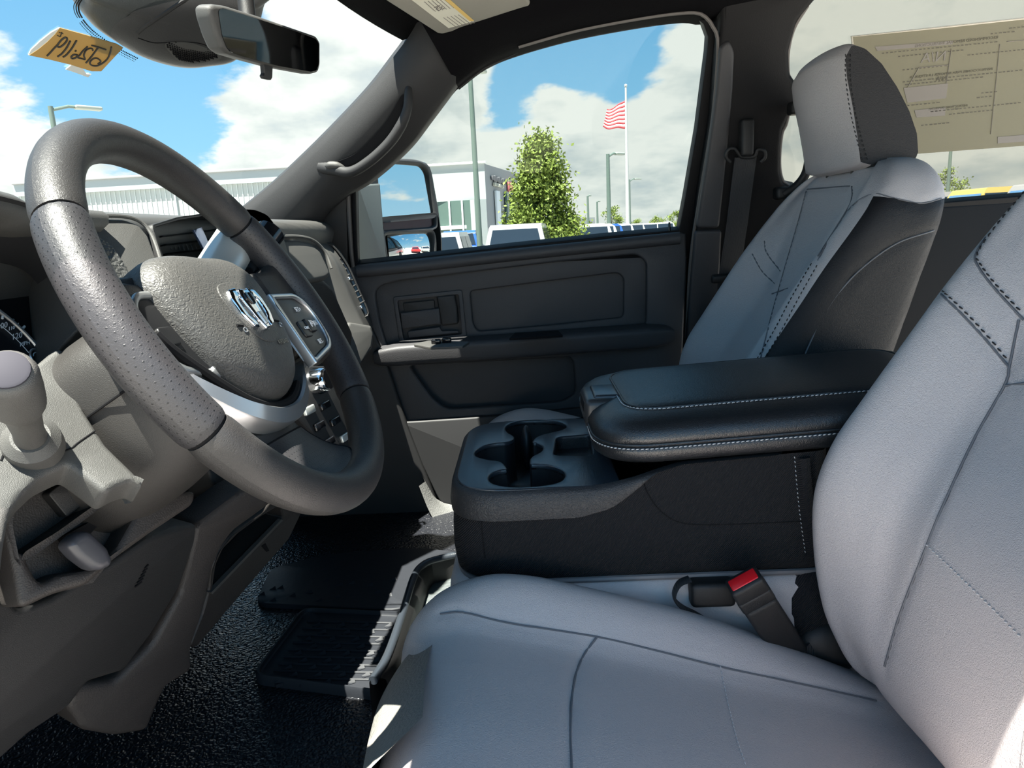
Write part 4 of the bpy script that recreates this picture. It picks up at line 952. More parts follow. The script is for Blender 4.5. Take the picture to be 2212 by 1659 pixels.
# chrome ram-head style badge
EH = .0125
bd = wplate('emblem', fillet(np.array([(-.009, .022), (.009, .022), (.0125, .012), (.008, -.012), (.004, -.0215), (-.004, -.0215), (-.008, -.012), (-.0125, .012)]), .002), EH + .006, .008, CHR, .0022)
for sg in (-1, 1):
    f = (lambda P: P) if sg > 0 else (lambda P: [(-x, y) for x, y in P][::-1])
    wplate('emblem_horn', fillet(np.array(f([(.0115, .024), (.026, .022), (.031, .012), (.030, -.004), (.022, -.017), (.0125, -.019), (.0145, -.010), (.020, -.006), (.0215, .003), (.020, .011), (.014, .013)])), .0025), EH + .005, .008, CHR, .002, parent=bd)
    wplate('emblem_brow', fillet(np.array(f([(.0015, .017), (.0075, .016), (.0085, .010), (.0022, .004)])), .001), EH + .0075, .002, BLACK, .0004, parent=bd)
wplate('emblem_muzzle', fillet(np.array([(-.0045, -.004), (.0045, -.004), (.0028, -.017), (-.0028, -.017)]), .001), EH + .0075, .002, SIL, .0004, parent=bd)
wplate('emblem_recess', cat_rom(np.array([(-.036, .026), (0, .032), (.036, .026), (.038, 0), (.022, -.026), (0, -.034), (-.022, -.026), (-.038, 0)]), 50, True), EH + .0012, .003, HUB, .001, parent=bd)
wtext('AIRBAG', .022, -.0355, .0070, .0132, BLACK, pad)
# horn marks pressed into the cover
for sx in (-.040, .040):
    o = tube('horn_mark', np.array([(sx - .006, -.012, .0128), (sx + .004, -.0135, .0128)]), .0011, VOID, None, seg=6); o.parent = pad
    o = tube('horn_mark', cat_rom(np.array([(sx + .001, -.0165, .0126), (sx + .006, -.0155, .0126), (sx + .007, -.019, .0126), (sx + .002, -.0195, .0126)]), 14, True), .0007, SIL, None, seg=5, closed=True); o.parent = pad
# ================================================================== column, stalk, shifter
colm = thing('steering_column', 'dark grey plastic steering column shroud behind the wheel', 'steering column', mw=wmat(wa, wb))
def supe(w, t, b, n=72, p=3.2):
    th = np.linspace(0, 2 * math.pi, n, endpoint=False); c, s = np.cos(th), np.sin(th)
    x = np.sign(c) * np.abs(c) ** (2 / p) * w; y = np.sign(s) * np.abs(s) ** (2 / p) * np.where(s > 0, t, b); return np.column_stack([x, y])
cr_ = []
for h, w, t, b in [(-.045, .055, .045, .050), (-.055, .068, .052, .068), (-.075, .076, .058, .086), (-.11, .082, .062, .098), (-.15, .083, .062, .104), (-.19, .080, .058, .106), (-.24, .076, .05, .10)]:
    cr_.append(np.column_stack([supe(w, t, b), np.full(72, h)]))
o = grid('shroud', np.array(cr_), mat('shroud_plastic', (.024, .0222, .0208), .5, bump=('noise', 1600, .0003)), None, cv=True, caps=True, angle=50, flip=True); o.parent = colm; SHR = o
MW[colm.name] = wmat(wa, wb)
sk = np.array([wn * -.135 + WC + wa * x + wb * y for x, y in [(-.086, -.028), (-.086, .028)]])
o = tube('shroud_split', np.array([WC + wn * h + wa * -.0835 + wb * -.004 for h in (-.07, -.11, -.16, -.22)]), .0012, VOID, colm, seg=6)
b0, b1 = PX(66, 945, -.545), PX(14, 800, -.620)
stk = thing('turn_signal_stalk', 'dark grey stalk with a fat rounded knob left of the wheel', 'stalk', b0)
ax_ = b1 - b0; ln_ = np.linalg.norm(ax_); ax_ /= ln_
prof = [(0, .0125), (.12, .0115), (.3, .0125), (.42, .0135), (.46, .0145), (.50, .0165), (.56, .0188), (.62, .0192), (.80, .0197), (.93, .0195), (.975, .0180), (1.0, .0150)]
Pk = np.array([b0 + ax_ * ln_ * t for t, r in prof]); tube('knob', Pk, [r * .88 for t, r in prof], PLA, stk, seg=28, angle=50)
tube('end_cap', [b1 - ax_ * .001, b1 + ax_ * .0015, b1 + ax_ * .0022], [.0132, .0129, .0112], mat('cap_grey', (.03, .03, .038), .75, spec=.2), stk, seg=24)
tube('boot_ring', [b0 - ax_ * .02, b0 - ax_ * .004, b0 + ax_ * .002], [.021, .0195, .013], PLA, stk, seg=24, angle=40)
gs = thing('gear_shifter', 'silver column shift lever rising behind the steering wheel', 'lever', PX(430, 640, -.27))
sp3 = cat_rom([PX(x, y, X) for x, y, X in [(424, 660, -.30), (455, 615, -.27), (492, 555, -.235), (522, 508, -.205), (538, 486, -.195)]], 30)
tube('lever', sp3, .0255, SILP, gs, seg=24)
s4 = cat_rom([PX(x, y, X) for x, y, X in [(505, 640, -.255), (535, 585, -.225), (560, 535, -.20), (585, 500, -.18)]], 20); tube('lever_back', s4, .017, BLACK, gs, seg=16)
# ================================================================== dashboard
dash = thing('dashboard', 'dark grey plastic dashboard across the front of the cab', 'dashboard', (-.1, .6, .2))
# top pad: from the windshield base to the rear lip
def dtop(x):
    k = 1 - ((x - .055) / .86) ** 2
    return np.array([(x, .98 if False else .66 + .38 * k, .815), (x, .60 + .22 * k, .812), (x, .56 + .08 * k, .806), (x, .515 + .02 * k, .800), (x, .497, .790), (x, .492, .775), (x, .496, .755), (x, .52, .70), (x, .56, .60)])
grid('top_pad', np.array([cat_rom(dtop(x), 40) for x in np.linspace(-.78, .83, 40)]), PLA, dash, angle=None, flip=True)
# defroster strip and centre speaker lid on the top
# ---- instrument hood and cluster
HY = .455
hood_o = [(-40, 405), (0, 424), (40, 434), (75, 452), (200, 470), (270, 470), (308, 482), (332, 508), (352, 560), (370, 640), (390, 720), (-60, 720)]
cl_y = .50
hp1 = cat_rom([PY(x, y, .43) for x, y in [(-60, 402), (0, 421), (45, 433), (80, 450), (140, 462), (190, 463), (235, 466)]], 50)
hood = np.stack([hp1 + (.0, .10, .004), hp1 + (0, .04, .006), hp1 + (0, .006, .005), hp1, hp1 + (-.004, -.001, -.008), hp1 + (-.012, .004, -.016), hp1 + (-.02, .03, -.02), hp1 + (-.035, .09, -.034)], 1)
grid('cluster_hood', hood, PLA, dash, angle=None)
# bright plastic face right of the cluster, facing the driver
fpt = np.array(PY(280, 560, .418)); fn = np.array((-.25, -.80, .55)); fn /= np.linalg.norm(fn)
facep = [(150, 462), (205, 470), (268, 472), (300, 484), (322, 510), (340, 560), (362, 640), (372, 690), (180, 700)]
fc = plate('cluster_surround', [fillet(pl(facep, fpt, fn), .004)], fpt, fn, .09, PLA, dash, bevel=.004)
plate('grip_pad', [pl([(150, 495), (205, 502), (243, 528), (270, 566), (288, 595), (292, 640), (180, 660)], fpt + fn * .004, fn)], fpt + fn * .004, fn, .008, mat('pebbled_pad', (.05, .05, .048), .45, bump=('leather', 230, .0025)), fc, bevel=.003)
tube('surround_rib', np.array([on(x, y, fpt + fn * .002, fn) for x, y in cat_rom([(205, 466), (270, 468), (306, 481), (328, 508), (346, 558), (368, 640)], 40)]), .0022, PLA, fc, seg=8)
# cluster: recessed box with lens, dial and print
ic = np.array(PY(0, 740, .50)); icn = np.array((0, -.92, .39)); icn /= np.linalg.norm(icn)
plate('cluster_face', [pl([(-260, 560), (120, 560), (180, 800), (150, 900), (-260, 900)], ic, icn)], ic, icn, .01, VOID, dash)
bw_ = [on(x, y, ic, icn) for x, y in [(60, 560), (95, 620), (130, 690), (160, 760), (170, 800)]]
CBZ = mat('cluster_bezel', (.022, .022, .024), .45)
side_in = cat_rom([PY(x, y, .50) for x, y in [(-80, 560), (20, 572), (70, 600), (110, 660), (138, 730), (150, 800)]], 30)
side_out = cat_rom([PY(x, y, .425) for x, y in [(-80, 405), (60, 440), (150, 480), (190, 560), (200, 660), (190, 760)]], 30)
grid('cluster_tunnel', np.stack([side_in, side_in * .6 + side_out * .4 + (0, 0, -.004), side_in * .25 + side_out * .75, side_out], 1), CBZ, dash, angle=None)
ga_p = ic + icn * .004
gc = on(-62, 838, ga_p, icn); gr1 = on(98, 780, ga_p, icn); GR = np.linalg.norm(gr1 - gc)
gx, gy, _ = frame_from(icn, (0, 0, 1))
rot = 0.0
def gp(r, a): return gc + (gx * math.cos(a) + gy * math.sin(a)) * r
tt = np.linspace(0, 2 * math.pi, 72, endpoint=False)
ga = plate('speedometer', [np.array([gp(GR, a) for a in tt])], ga_p, icn, .003, mat('dial_black', (.008, .009, .012), .4), dash)
tube('dial_ring', np.array([gp(GR, a) + icn * .002 for a in tt]), .0021, SIL, ga, seg=8, closed=True)
tube('dial_line', np.array([gp(GR * .86, a) + icn * .001 for a in np.linspace(.2, 2.2, 40)]), .0004, WHITE, ga, seg=5)
tube('dial_line', np.array([gp(GR * .50, a) + icn * .001 for a in np.linspace(.35, 2.2, 40)]), .0004, WHITE, ga, seg=5)
def at_pix(px, py): return on(px, py, ga_p + icn * .0012, icn)
for (x0, y0, x1, y1, w) in [(5, 688, 8, 677, .0012), (16, 691, 18, 684, .0005), (26, 697, 29, 690, .001), (36, 704, 40, 698, .0005), (46, 713, 53, 705, .0013)]:
    tube('dial_mark', np.array([at_pix(x0, y0), at_pix(x1, y1)]), w, WHITE, ga, seg=6)
def gtext(body, px, py, hpx, sl=-.25, m=WHITE):
    p = at_pix(px, py); q = at_pix(px + 10, py + sl * 10); r = at_pix(px, py - 10); ax = (q - p) / np.linalg.norm(q - p); ay = r - p; s = np.linalg.norm(ay) / 10; ay = ay / np.linalg.norm(ay)
    return text('lettering', body, hpx * s * 1.38, p, ax * 1.0, ay, m, ga, ext=.0002)
gtext('100', 5, 704, 13); gtext('110', 25, 709, 8); gtext('120', 37, 726, 13); gtext('MPH', 54, 742, 9)
sg_ = on(78, 776, ga_p, icn)
tube('sub_dial', np.array([sg_ + (gx * math.cos(a) + gy * math.sin(a)) * .0095 + icn * .003 for a in tt]), .0012, SIL, ga, seg=6, closed=True)
tube('sub_dial_scale', np.array([sg_ + (gx * math.cos(a) + gy * math.sin(a)) * .006 + icn * .003 for a in np.linspace(.2, 2.6, 14)]), .0005, WHITE, ga, seg=5)
tube('needle', np.array([at_pix(31, 772), at_pix(35, 782)]), .0013, mat('needle_red', (.8, .02, .02), .4), ga, seg=6)
# ---- lower bezel carrying the stalk: faces the driver and the sky
lb_pt = PY(180, 960, .362); lb_n = np.array((-.35, -.62, .70)); lb_n /= np.linalg.norm(lb_n)
lowb_ = [(-200, 905), (-60, 850), (60, 800), (122, 748), (150, 760), (180, 880), (230, 960), (300, 1028), (312, 1050), (290, 1036), (262, 1044), (228, 1064), (160, 1012), (145, 1004), (88, 1030), (44, 1072), (20, 1112), (8, 1180), (0, 1260), (-200, 1280)]
lbz = plate('lower_bezel', [fillet(pl(lowb_, lb_pt, lb_n), .006)], lb_pt, lb_n, .03, PLA, dash, bevel=.005)
tube('bezel_split', np.array([on(x, y, lb_pt + lb_n * .0003, lb_n) for x, y in cat_rom([(206, 930), (170, 955), (150, 970), (112, 982), (100, 976)], 24)]), .0007, VOID, lbz, seg=5)
tube('bezel_split', np.array([on(x, y, lb_pt + lb_n * .0003, lb_n) for x, y in [(22, 945), (12, 968), (2, 995)]]), .0007, VOID, lbz, seg=5)
# ---- brake-release housing
bh_pt = PY(180, 1150, .388); bh_n = np.array((-.42, -.88, .22)); bh_n /= np.linalg.norm(bh_n)
hous = [(10, 1130), (22, 1092), (60, 1050), (150, 1006), (250, 960), (310, 1030), (345, 1062), (425, 1060), (420, 1090), (330, 1150), (240, 1215), (190, 1265), (120, 1282), (45, 1318), (35, 1250)]
niche = [(24, 1125), (34, 1098), (70, 1070), (150, 1018), (166, 1010), (212, 1048), (236, 1062), (240, 1066), (130, 1145), (54, 1195), (40, 1175)]
niche2 = [(58, 1205), (130, 1160), (240, 1080), (296, 1050), (300, 1058), (292, 1070), (300, 1100), (250, 1190), (190, 1232), (130, 1240), (88, 1262), (66, 1225)]
bhs = plate('release_housing', [fillet(pl(hous, bh_pt, bh_n), .008), cat_rom(pl(niche, bh_pt, bh_n), 60, True), fillet(pl(niche2, bh_pt, bh_n), .006)], bh_pt, bh_n, .034, PLB, dash, bevel=.005)
b2_ = bh_pt - bh_n * .024; plate('niche_floor', [pl([(0, 1100), (150, 1000), (320, 1040), (320, 1110), (200, 1260), (60, 1290)], b2_, bh_n)], b2_, bh_n, .006, PLB, bhs)
b3 = bh_pt - bh_n * .012; plate('blank_switch', [fillet(pl([(104, 1066), (166, 1020), (216, 1062), (146, 1118)], b3, bh_n), .003)], b3, bh_n, .02, PLD, bhs, bevel=.0012)
b4 = bh_pt - bh_n * .018; plate('release_slot', [fillet(pl([(130, 1162), (190, 1130), (238, 1092), (256, 1098), (252, 1108), (205, 1142), (190, 1160), (142, 1178)], b4, bh_n), .003)], b4, bh_n, .006, VOID, bhs)
hd = bh_pt + bh_n * .016
rl = plate('brake_release_lever', [fillet(pl([(152, 1170), (170, 1152), (190, 1146), (204, 1152), (238, 1186), (240, 1194), (247, 1206), (244, 1222), (222, 1232), (204, 1230), (170, 1205), (150, 1182)], hd, bh_n), .005)], hd, bh_n, .022, mat('lever_grey', (.045, .045, .053), .38), bhs, bevel=.006, res=4)
# ---- knee panel, brown-lit strip, centre stack with cubby
kp_pt = PY(200, 1350, .425); kp_n = np.array((-.25, -.93, -.18)); kp_n /= np.linalg.norm(kp_n)
knee = [(-300, 1300), (20, 1290), (45, 1318), (120, 1290), (240, 1218), (330, 1158), (390, 1138), (428, 1132), (424, 1170), (390, 1270), (330, 1370), (270, 1450), (190, 1475), (150, 1530), (60, 1590), (-60, 1700), (-300, 1800)]
kn = plate('knee_panel', [fillet(pl(knee, kp_pt, kp_n), .006)], kp_pt, kp_n, .04, PLD, dash, bevel=.006)
mb = MB()
for i in range(6):
    a = on(292 + i * 4.2, 1268 - i * 8.0, kp_pt + kp_n * .0008, kp_n); b = on(306 + i * 2.9, 1257 - i * 7.4, kp_pt + kp_n * .0008, kp_n)
    tube('vent_slot', np.array([a, b]), .0011, VOID, kn, seg=6)
st_pt = PY(400, 1320, .415); st_n = np.array((-.45, -.88, -.1)); st_n /= np.linalg.norm(st_n)
strip = [(424, 1134), (520, 1062), (600, 1020), (640, 1050), (560, 1110), (505, 1150), (478, 1190), (462, 1230), (440, 1330), (416, 1400), (418, 1450), (360, 1485), (320, 1580), (250, 1592), (180, 1580), (148, 1530), (150, 1480), (250, 1470), (330, 1390), (390, 1280)]
plate('lower_trim', [fillet(pl(strip, st_pt, st_n), .008)], st_pt, st_n, .05, PLB, dash, bevel=.008)
ce_pt = PY(560, 1220, .412); ce_n = np.array((-.10, -.97, -.22)); ce_n /= np.linalg.norm(ce_n)
cen_o = [(640, 1030), (660, 1085), (648, 1116), (625, 1165), (560, 1240), (500, 1310), (425, 1400), (412, 1395), (440, 1325), (455, 1270), (462, 1220), (480, 1180), (515, 1145), (570, 1105), (605, 1060)]
cub = [(606, 1092), (612, 1118), (560, 1172), (458, 1278), (462, 1232), (475, 1196), (500, 1165), (560, 1120)]
cst = plate('center_lower_panel', [fillet(pl(cen_o, ce_pt, ce_n), .006), fillet(pl(cub, ce_pt, ce_n), .004)], ce_pt, ce_n, .04, PLB, dash, bevel=.004)
c2 = ce_pt - ce_n * .045; plate('cubby', [pl([(620, 1060), (640, 1130), (440, 1320), (440, 1180)], c2, ce_n)], c2, ce_n, .01, VOID, cst)
plate('cubby_lip', [pl([(608, 1122), (612, 1124), (459, 1284), (456, 1280)], ce_pt + ce_n * .003, ce_n)], ce_pt + ce_n * .003, ce_n, .006, SILP if False else PLA, cst)
plate('panel_clip', [fillet(pl([(566, 1180), (574, 1174), (582, 1190), (576, 1192)], ce_pt + ce_n * .001, ce_n), .001)], ce_pt + ce_n * .001, ce_n, .002, VOID, cst)
# ---- centre stack: vents, screen, knobs
vy = .475
vn = np.array((-.05, -.97, .22)); vn /= np.linalg.norm(vn); vp = PY(400, 540, vy)
hsg = [(328, 484), (386, 468), (446, 459), (500, 458), (560, 468), (610, 500), (650, 640), (610, 1010), (560, 1060), (470, 1060), (400, 900), (372, 640)]
vent = [(334, 492), (386, 475), (446, 466), (500, 468), (500, 590), (372, 592), (352, 545)]
scr = [(520, 500), (586, 472), (610, 540), (608, 640), (560, 660), (500, 640)]
stk_ = plate('center_stack', [fillet(pl(hsg, vp, vn), .008), fillet(pl(vent, vp, vn), .003)], vp, vn, .04, PLD, dash, bevel=.004)
v2 = vp - vn * .06; plate('vent_back', [pl([(325, 486), (520, 476), (520, 620), (340, 620)], v2, vn)], v2, vn, .01, VOID, stk_)
for k, (a, b) in enumerate([((345, 512), (500, 492)), ((352, 530), (500, 512)), ((358, 549), (500, 532)), ((364, 568), (500, 553))]):
    q = [on(*a, vp - vn * .012, vn), on(*b, vp - vn * .012, vn)]; tube('vent_slat', np.array(q), .006, BLACK, stk_, seg=6, r2=.0012, up=vn)
for k in range(7):
    a, b = (366 + k * 9, 528), (371 + k * 9, 540); tube('vent_vane', np.array([on(*a, vp - vn * .022, vn), on(*b, vp - vn * .022, vn)]), .0012, PLA, stk_, seg=5)
    a, b = (374 + k * 9, 552), (379 + k * 9, 564); tube('vent_vane', np.array([on(*a, vp - vn * .022, vn), on(*b, vp - vn * .022, vn)]), .0012, PLA, stk_, seg=5)
vs_ = vp + vn * .003
plate('vent_trim', [pl([(419, 496), (436, 490), (446, 512), (452, 528), (446, 548)], vp - vn * .004, vn)], vp - vn * .004, vn, .004, mat('trim_blue', (.42, .46, .62), .15, metal=.8), stk_, bevel=.001)
SCRM = mat('screen_glass', (.10, .12, .13), .08)
sc_pt = PX(560, 560, .02); sc_n = np.array((-.12, -.97, .2)); sc_n /= np.linalg.norm(sc_n)
plate('screen_frame', [fillet(pl([(476, 540), (555, 478), (582, 476), (600, 516), (632, 600), (640, 660), (620, 760), (480, 700)], sc_pt, sc_n), .006)], sc_pt, sc_n, .02, SILP, stk_, bevel=.003)
plate('screen', [fillet(pl([(484, 548), (556, 494), (576, 492), (592, 530), (622, 630), (610, 740), (484, 690)], sc_pt + sc_n * .002, sc_n), .004)], sc_pt + sc_n * .002, sc_n, .004, mat('screen_grey', (.30, .33, .34), .18), stk_)
hd_ = cat_rom([PX(x, y, .06) for x, y in [(505, 452), (545, 453), (565, 459), (578, 466), (584, 473)]], 20)
grid('screen_hood', np.stack([hd_ + (0, .05, .002), hd_, hd_ + (0, -.004, -.006), hd_ + (0, .03, -.012)], 1), PLD, stk_, cv=True, caps=True, angle=40)
# climate / volume knobs to the right of the wheel hub
kn_c = PX(694, 822, .03); kn_n = np.array((-.18, -.95, .22)); kn_n /= np.linalg.norm(kn_n)
cl_p = kn_c - kn_n * .012
pn2 = plate('control_panel', [fillet(pl([(652, 790), (720, 790), (760, 850), (770, 960), (745, 1010), (640, 900)], cl_p, kn_n), .006)], cl_p, kn_n, .03, PLD, stk_, bevel=.004)
kA, kB, _ = frame_from(kn_n)
tube('knob', np.array([cl_p, kn_c - kn_n * .004, kn_c + kn_n * .004, kn_c + kn_n * .010, kn_c + kn_n * .012]), [.022, .021, .020, .0185, .017], CHR, pn2, seg=28, angle=40)
tube('knob_face', np.array([kn_c + kn_n * .0115, kn_c + kn_n * .0135]), [.0165, .0155], BLACK, pn2, seg=28, angle=40)
for i in range(4):
    for j in range(2):
        y0 = 872 + i * 34 - j * 10; x0 = 668 + i * 22 + j * 34
        c = on(x0, y0 + 14, cl_p + kn_n * .002, kn_n); rbox('panel_button', c, (.030, .012, .006), .002, BLACK if (i + j) % 3 else SILP, pn2, ax=(kA, kB, kn_n))
# ---- passenger side: glove pad, end vent, lower door
gpn = np.array((-.30, -.88, .36)); gpn /= np.linalg.norm(gpn); gpt = PX(660, 570, .46)
GPM = PLA
plate('glove_pad', [fillet(pl([(586, 516), (640, 515), (672, 522), (694, 542), (712, 580), (716, 594), (706, 602), (660, 612), (620, 606), (590, 560)], gpt, gpn), .006)], gpt, gpn, .06, GPM, dash, bevel=.010, res=4)
tube('glove_lip', np.array([on(x, y, gpt + gpn * .002, gpn) for x, y in cat_rom([(594, 512), (640, 511), (676, 519), (702, 545), (716, 580)], 24)]), .004, PLA, dash, seg=8)
def drow(X, pix, n=50): return np.array([PX(x, y, X) for x, y in cat_rom(pix, n)])
e0 = drow(.69, [(600, 512), (655, 514), (690, 528), (718, 560), (742, 615), (765, 668), (792, 718)])
e1 = drow(.77, [(640, 512), (690, 518), (716, 540), (738, 574), (762, 625), (782, 672), (800, 716)])
e2 = drow(.815, [(650, 506), (698, 514), (728, 534), (752, 570), (775, 620), (795, 668), (806, 705)])
EG = np.stack([e0 + (-.02, .05, 0), e0, e0 * .5 + e1 * .5 + (-.004, 0, 0), e1, e1 * .5 + e2 * .5 + (-.002, .0, 0), e2, e2 + (.01, .06, 0)], 1)
grid('end_cap', EG, PLA, dash, angle=None)
vo = [(700, 524), (724, 536), (752, 575), (776, 628), (795, 672), (794, 682), (784, 682), (766, 650), (744, 598), (722, 556), (704, 534)]
vpt, vnn = np.array((.790, .44, .68)), np.array((-.96, -.22, .12)); vnn = vnn / np.linalg.norm(vnn)
sv = plate('side_vent', [fillet(pl(vo, vpt, vnn), .004)], vpt, vnn, .012, BLACK, dash, bevel=.003)
tube('side_vent_ring', np.array([on(x, y, vpt + vnn * .002, vnn) for x, y in cat_rom(vo, 50, True)]), .0025, PLD, sv, seg=6, closed=True)
for i in range(9):
    t = i / 8; x, y = 724 + t * 52, 562 + t * 92; a, b = on(x - 5, y + 6, vpt + vnn * .003, vnn), on(x + 12, y - 4, vpt + vnn * .003, vnn); tube('vent_slat', np.array([a, b]), .0022, PLD, sv, seg=6)
for x, y in ((754, 602), (780, 664)):
    c = on(x, y, vpt + vnn * .006, vnn); rbox('vent_tab', c, (.012, .010, .010), .003, CHR, sv)
lg0 = [(560, 600), (610, 606), (660, 614), (706, 604), (720, 620), (745, 690), (760, 740), (740, 760), (700, 800), (620, 900)]
gbn = np.array((-.30, -.93, -.12)); gbn /= np.linalg.norm(gbn); gbp = PX(690, 680, .50)
plate('glove_box', [fillet(pl([(600, 600), (700, 602), (722, 622), (765, 720), (760, 760), (700, 860), (600, 860)], gbp, gbn), .01)], gbp, gbn, .08, PLB, dash, bevel=.012)
lg = [PX(x, y, X) for x, y, X in [(740, 706, .55), (790, 692, .64), (808, 706, .70), (806, 745, .70), (770, 790, .66), (700, 860, .55)]]
plate('lower_glove_door', [fillet(pl([(735, 716), (756, 694), (804, 702), (810, 722), (806, 752), (780, 790), (730, 850), (690, 900), (660, 820)], np.array((.66, .42, .55)), np.array((-.55, -.80, .25))), .006)], np.array((.66, .42, .55)), np.array((-.55, -.80, .25)), .06, PLA, dash, bevel=.010)
grid('dash_back', np.array([[(x, .52, .68), (x, .56, .45), (x, .62, .26), (x, .72, .20)] for x in np.linspace(-.78, .83, 6)]), VOID, dash, smooth=False)
# ================================================================== mirror, sensor cover, visor, note, floor items
A_, B_ = PX(462, 60, -.03), PX(690, 118, .20)
md = B_ - A_; md /= np.linalg.norm(md); mn = np.cross(md, (0, 0, 1)); mn /= np.linalg.norm(mn)
if mn @ (CAM - A_) < 0: mn = -mn
mn = mn + np.array((0, 0, -.12)); mn /= np.linalg.norm(mn)
mr = thing('rear_view_mirror', 'black-framed rear-view mirror hanging under the sensor cover', 'mirror', A_)
mo = [(453, 14), (462, 8), (490, 12), (560, 34), (640, 62), (686, 78), (694, 92), (694, 140), (690, 156), (676, 160), (600, 146), (520, 124), (494, 116), (480, 104), (468, 76), (455, 34)]
plate('housing', [fillet(pl(mo, A_, mn), .004)], A_, mn, .028, PLA, mr, bevel=.007, res=4)
mi = [(472, 24), (480, 17), (560, 42), (640, 68), (682, 84), (689, 94), (689, 138), (684, 152), (672, 155), (600, 142), (520, 120), (500, 113), (490, 102), (480, 76)]
plate('mirror_glass', [fillet(pl(mi, A_ + mn * .0012, mn), .003)], A_ + mn * .0012, mn, .003, mat('dim_mirror', (.10, .105, .11), .03, metal=1.0), mr)
t0 = on(578, 138, A_ - mn * .008, mn); t1 = on(580, 170, A_ - mn * .004, mn)
tl = plate('dimmer_tab', [fillet(pl([(570, 138), (590, 142), (589, 168), (586, 173), (572, 170), (569, 164), (572, 158)], A_ - mn * .006, mn), .001)], A_ - mn * .006, mn, .008, PLD, mr, bevel=.0015)
arm_t = on(540, -20, A_ - mn * .035, mn); tube('stem', np.array([A_ * .6 + B_ * .4 - mn * .02, arm_t - mn * .01, arm_t + (0, .02, .05)]), [.012, .012, .012], PLD, mr, seg=12)
# sensor cover against the glass
sc_ = thing('sensor_cover', 'dark plastic windshield sensor cover with a honeycomb grille', 'cover', PX(350, 60, .0))
WN = np.array((0, -.51, -.86))
def onws(px, py, d=0.0):
    h = WSS.hit(px, py); n = h[1] if h[1][2] < 0 else -h[1]; return h[0] + n * d, n
cvp, cvn = onws(360, 70); cvn = np.array((-.35, -.62, -.70)); cvn /= np.linalg.norm(cvn)
co = [(184, -6), (176, 14), (184, 34), (210, 62), (262, 96), (302, 118), (350, 134), (395, 141), (440, 138), (500, 126), (545, 80), (568, 0), (575, -40), (190, -40)]
oc = cat_rom(pl(co, cvp, cvn), 110, True); cc_ = np.mean([oc[i] for i in range(0, 110, 5)], 0)
rg = []
for k, d in [(1.0, -.03), (1.0, 0), (.985, .008), (.95, .014), (.86, .022), (.72, .029), (.5, .034), (.25, .036)]: rg.append(cc_ + (oc - cc_) * k + cvn * d)
CVM = mat('cover_plastic', (.045, .045, .045), .42, bump=('noise', 600, .0003))
cv_ = grid('shell', np.array(rg), CVM, sc_, cv=True, caps=True, angle=None); CVS = Surf(np.array(rg).reshape(-1, 3), gridfaces(8, 110, False, True))
P, Q = CVS.line([(405, -4), (372, 18), (340, 40), (310, 60), (297, 72)], 30); tube('cover_crease', P - Q * .002, .004, PLD, cv_, seg=8)
P, Q = CVS.line([(298, 82), (330, 92), (362, 92), (420, 92), (452, 100)], 30); tube('cover_split', P, .0008, VOID, cv_, seg=6)
gq = cat_rom([(356, 93), (400, 90), (430, 97), (460, 110), (478, 124), (450, 134), (410, 138), (384, 130), (368, 114)], 50, True)
gl_ = [CVS.hit(x, y) for x, y in gq]; gl_ = np.array([h[0] + h[1] * .0012 for h in gl_ if h])
gcen = gl_.mean(0); grid('grille', np.array([gl_, gcen + (gl_ - gcen) * .9 + cvn * .001, gcen + (gl_ - gcen) * .5 + cvn * .002]), PLA, cv_, cv=True, caps=True, angle=60)
mb = MB()
from_poly = np.array(gq)
def inside(x, y):
    c = False; n = len(from_poly)
    for i in range(n):
        x1, y1 = from_poly[i]; x2, y2 = from_poly[i - 1]
        if (y1 > y) != (y2 > y) and x < (x2 - x1) * (y - y1) / (y2 - y1) + x1: c = not c
    return c
gn, gm = np.cross(cvn, (0, 0, 1)), None; gn /= np.linalg.norm(gn); gm = np.cross(gn, cvn)
for r in range(-12, 13):
    for q in range(-16, 17):
        p = gcen + gn * (q * .0042 + (r % 2) * .0021) + gm * r * .0034 + cvn * .0035; x, y = proj(p)
        if inside(x, y) and inside(x + 4, y) and inside(x - 4, y) and inside(x, y + 3) and inside(x, y - 3):
            V, F = tubeVF(np.array([p - cvn * .004, p]), [.0016, .0016], 6); mb.add(V, F)
mb.build('grille_holes', VOID, cv_, kind='stuff', smooth=False)
# frit dots round the cover
mb = MB()
FD = [(184 - 3, -2), (174, 14), (181, 36), (208, 66), (258, 100), (300, 122)]
for ring_, off in ((0, 5), (1, 10), (2, 15)):
    for t in np.linspace(0, 1, 62):
        x, y = interp([t * 5], [(i, *p) for i, p in enumerate(FD)])[0]; dx, dy = -.75 * off, .65 * off
        if x < 182: dx, dy = -off, 0
        h = WSS.hit(x + dx, y + dy)
        if h: V, F = tubeVF(np.array([h[0], h[0] + h[1] * .0008]), [.0012 - .0003 * ring_] * 2, 6); mb.add(V, F)
mb.build('frit_dots', VOID, sc_, kind='stuff', smooth=False)
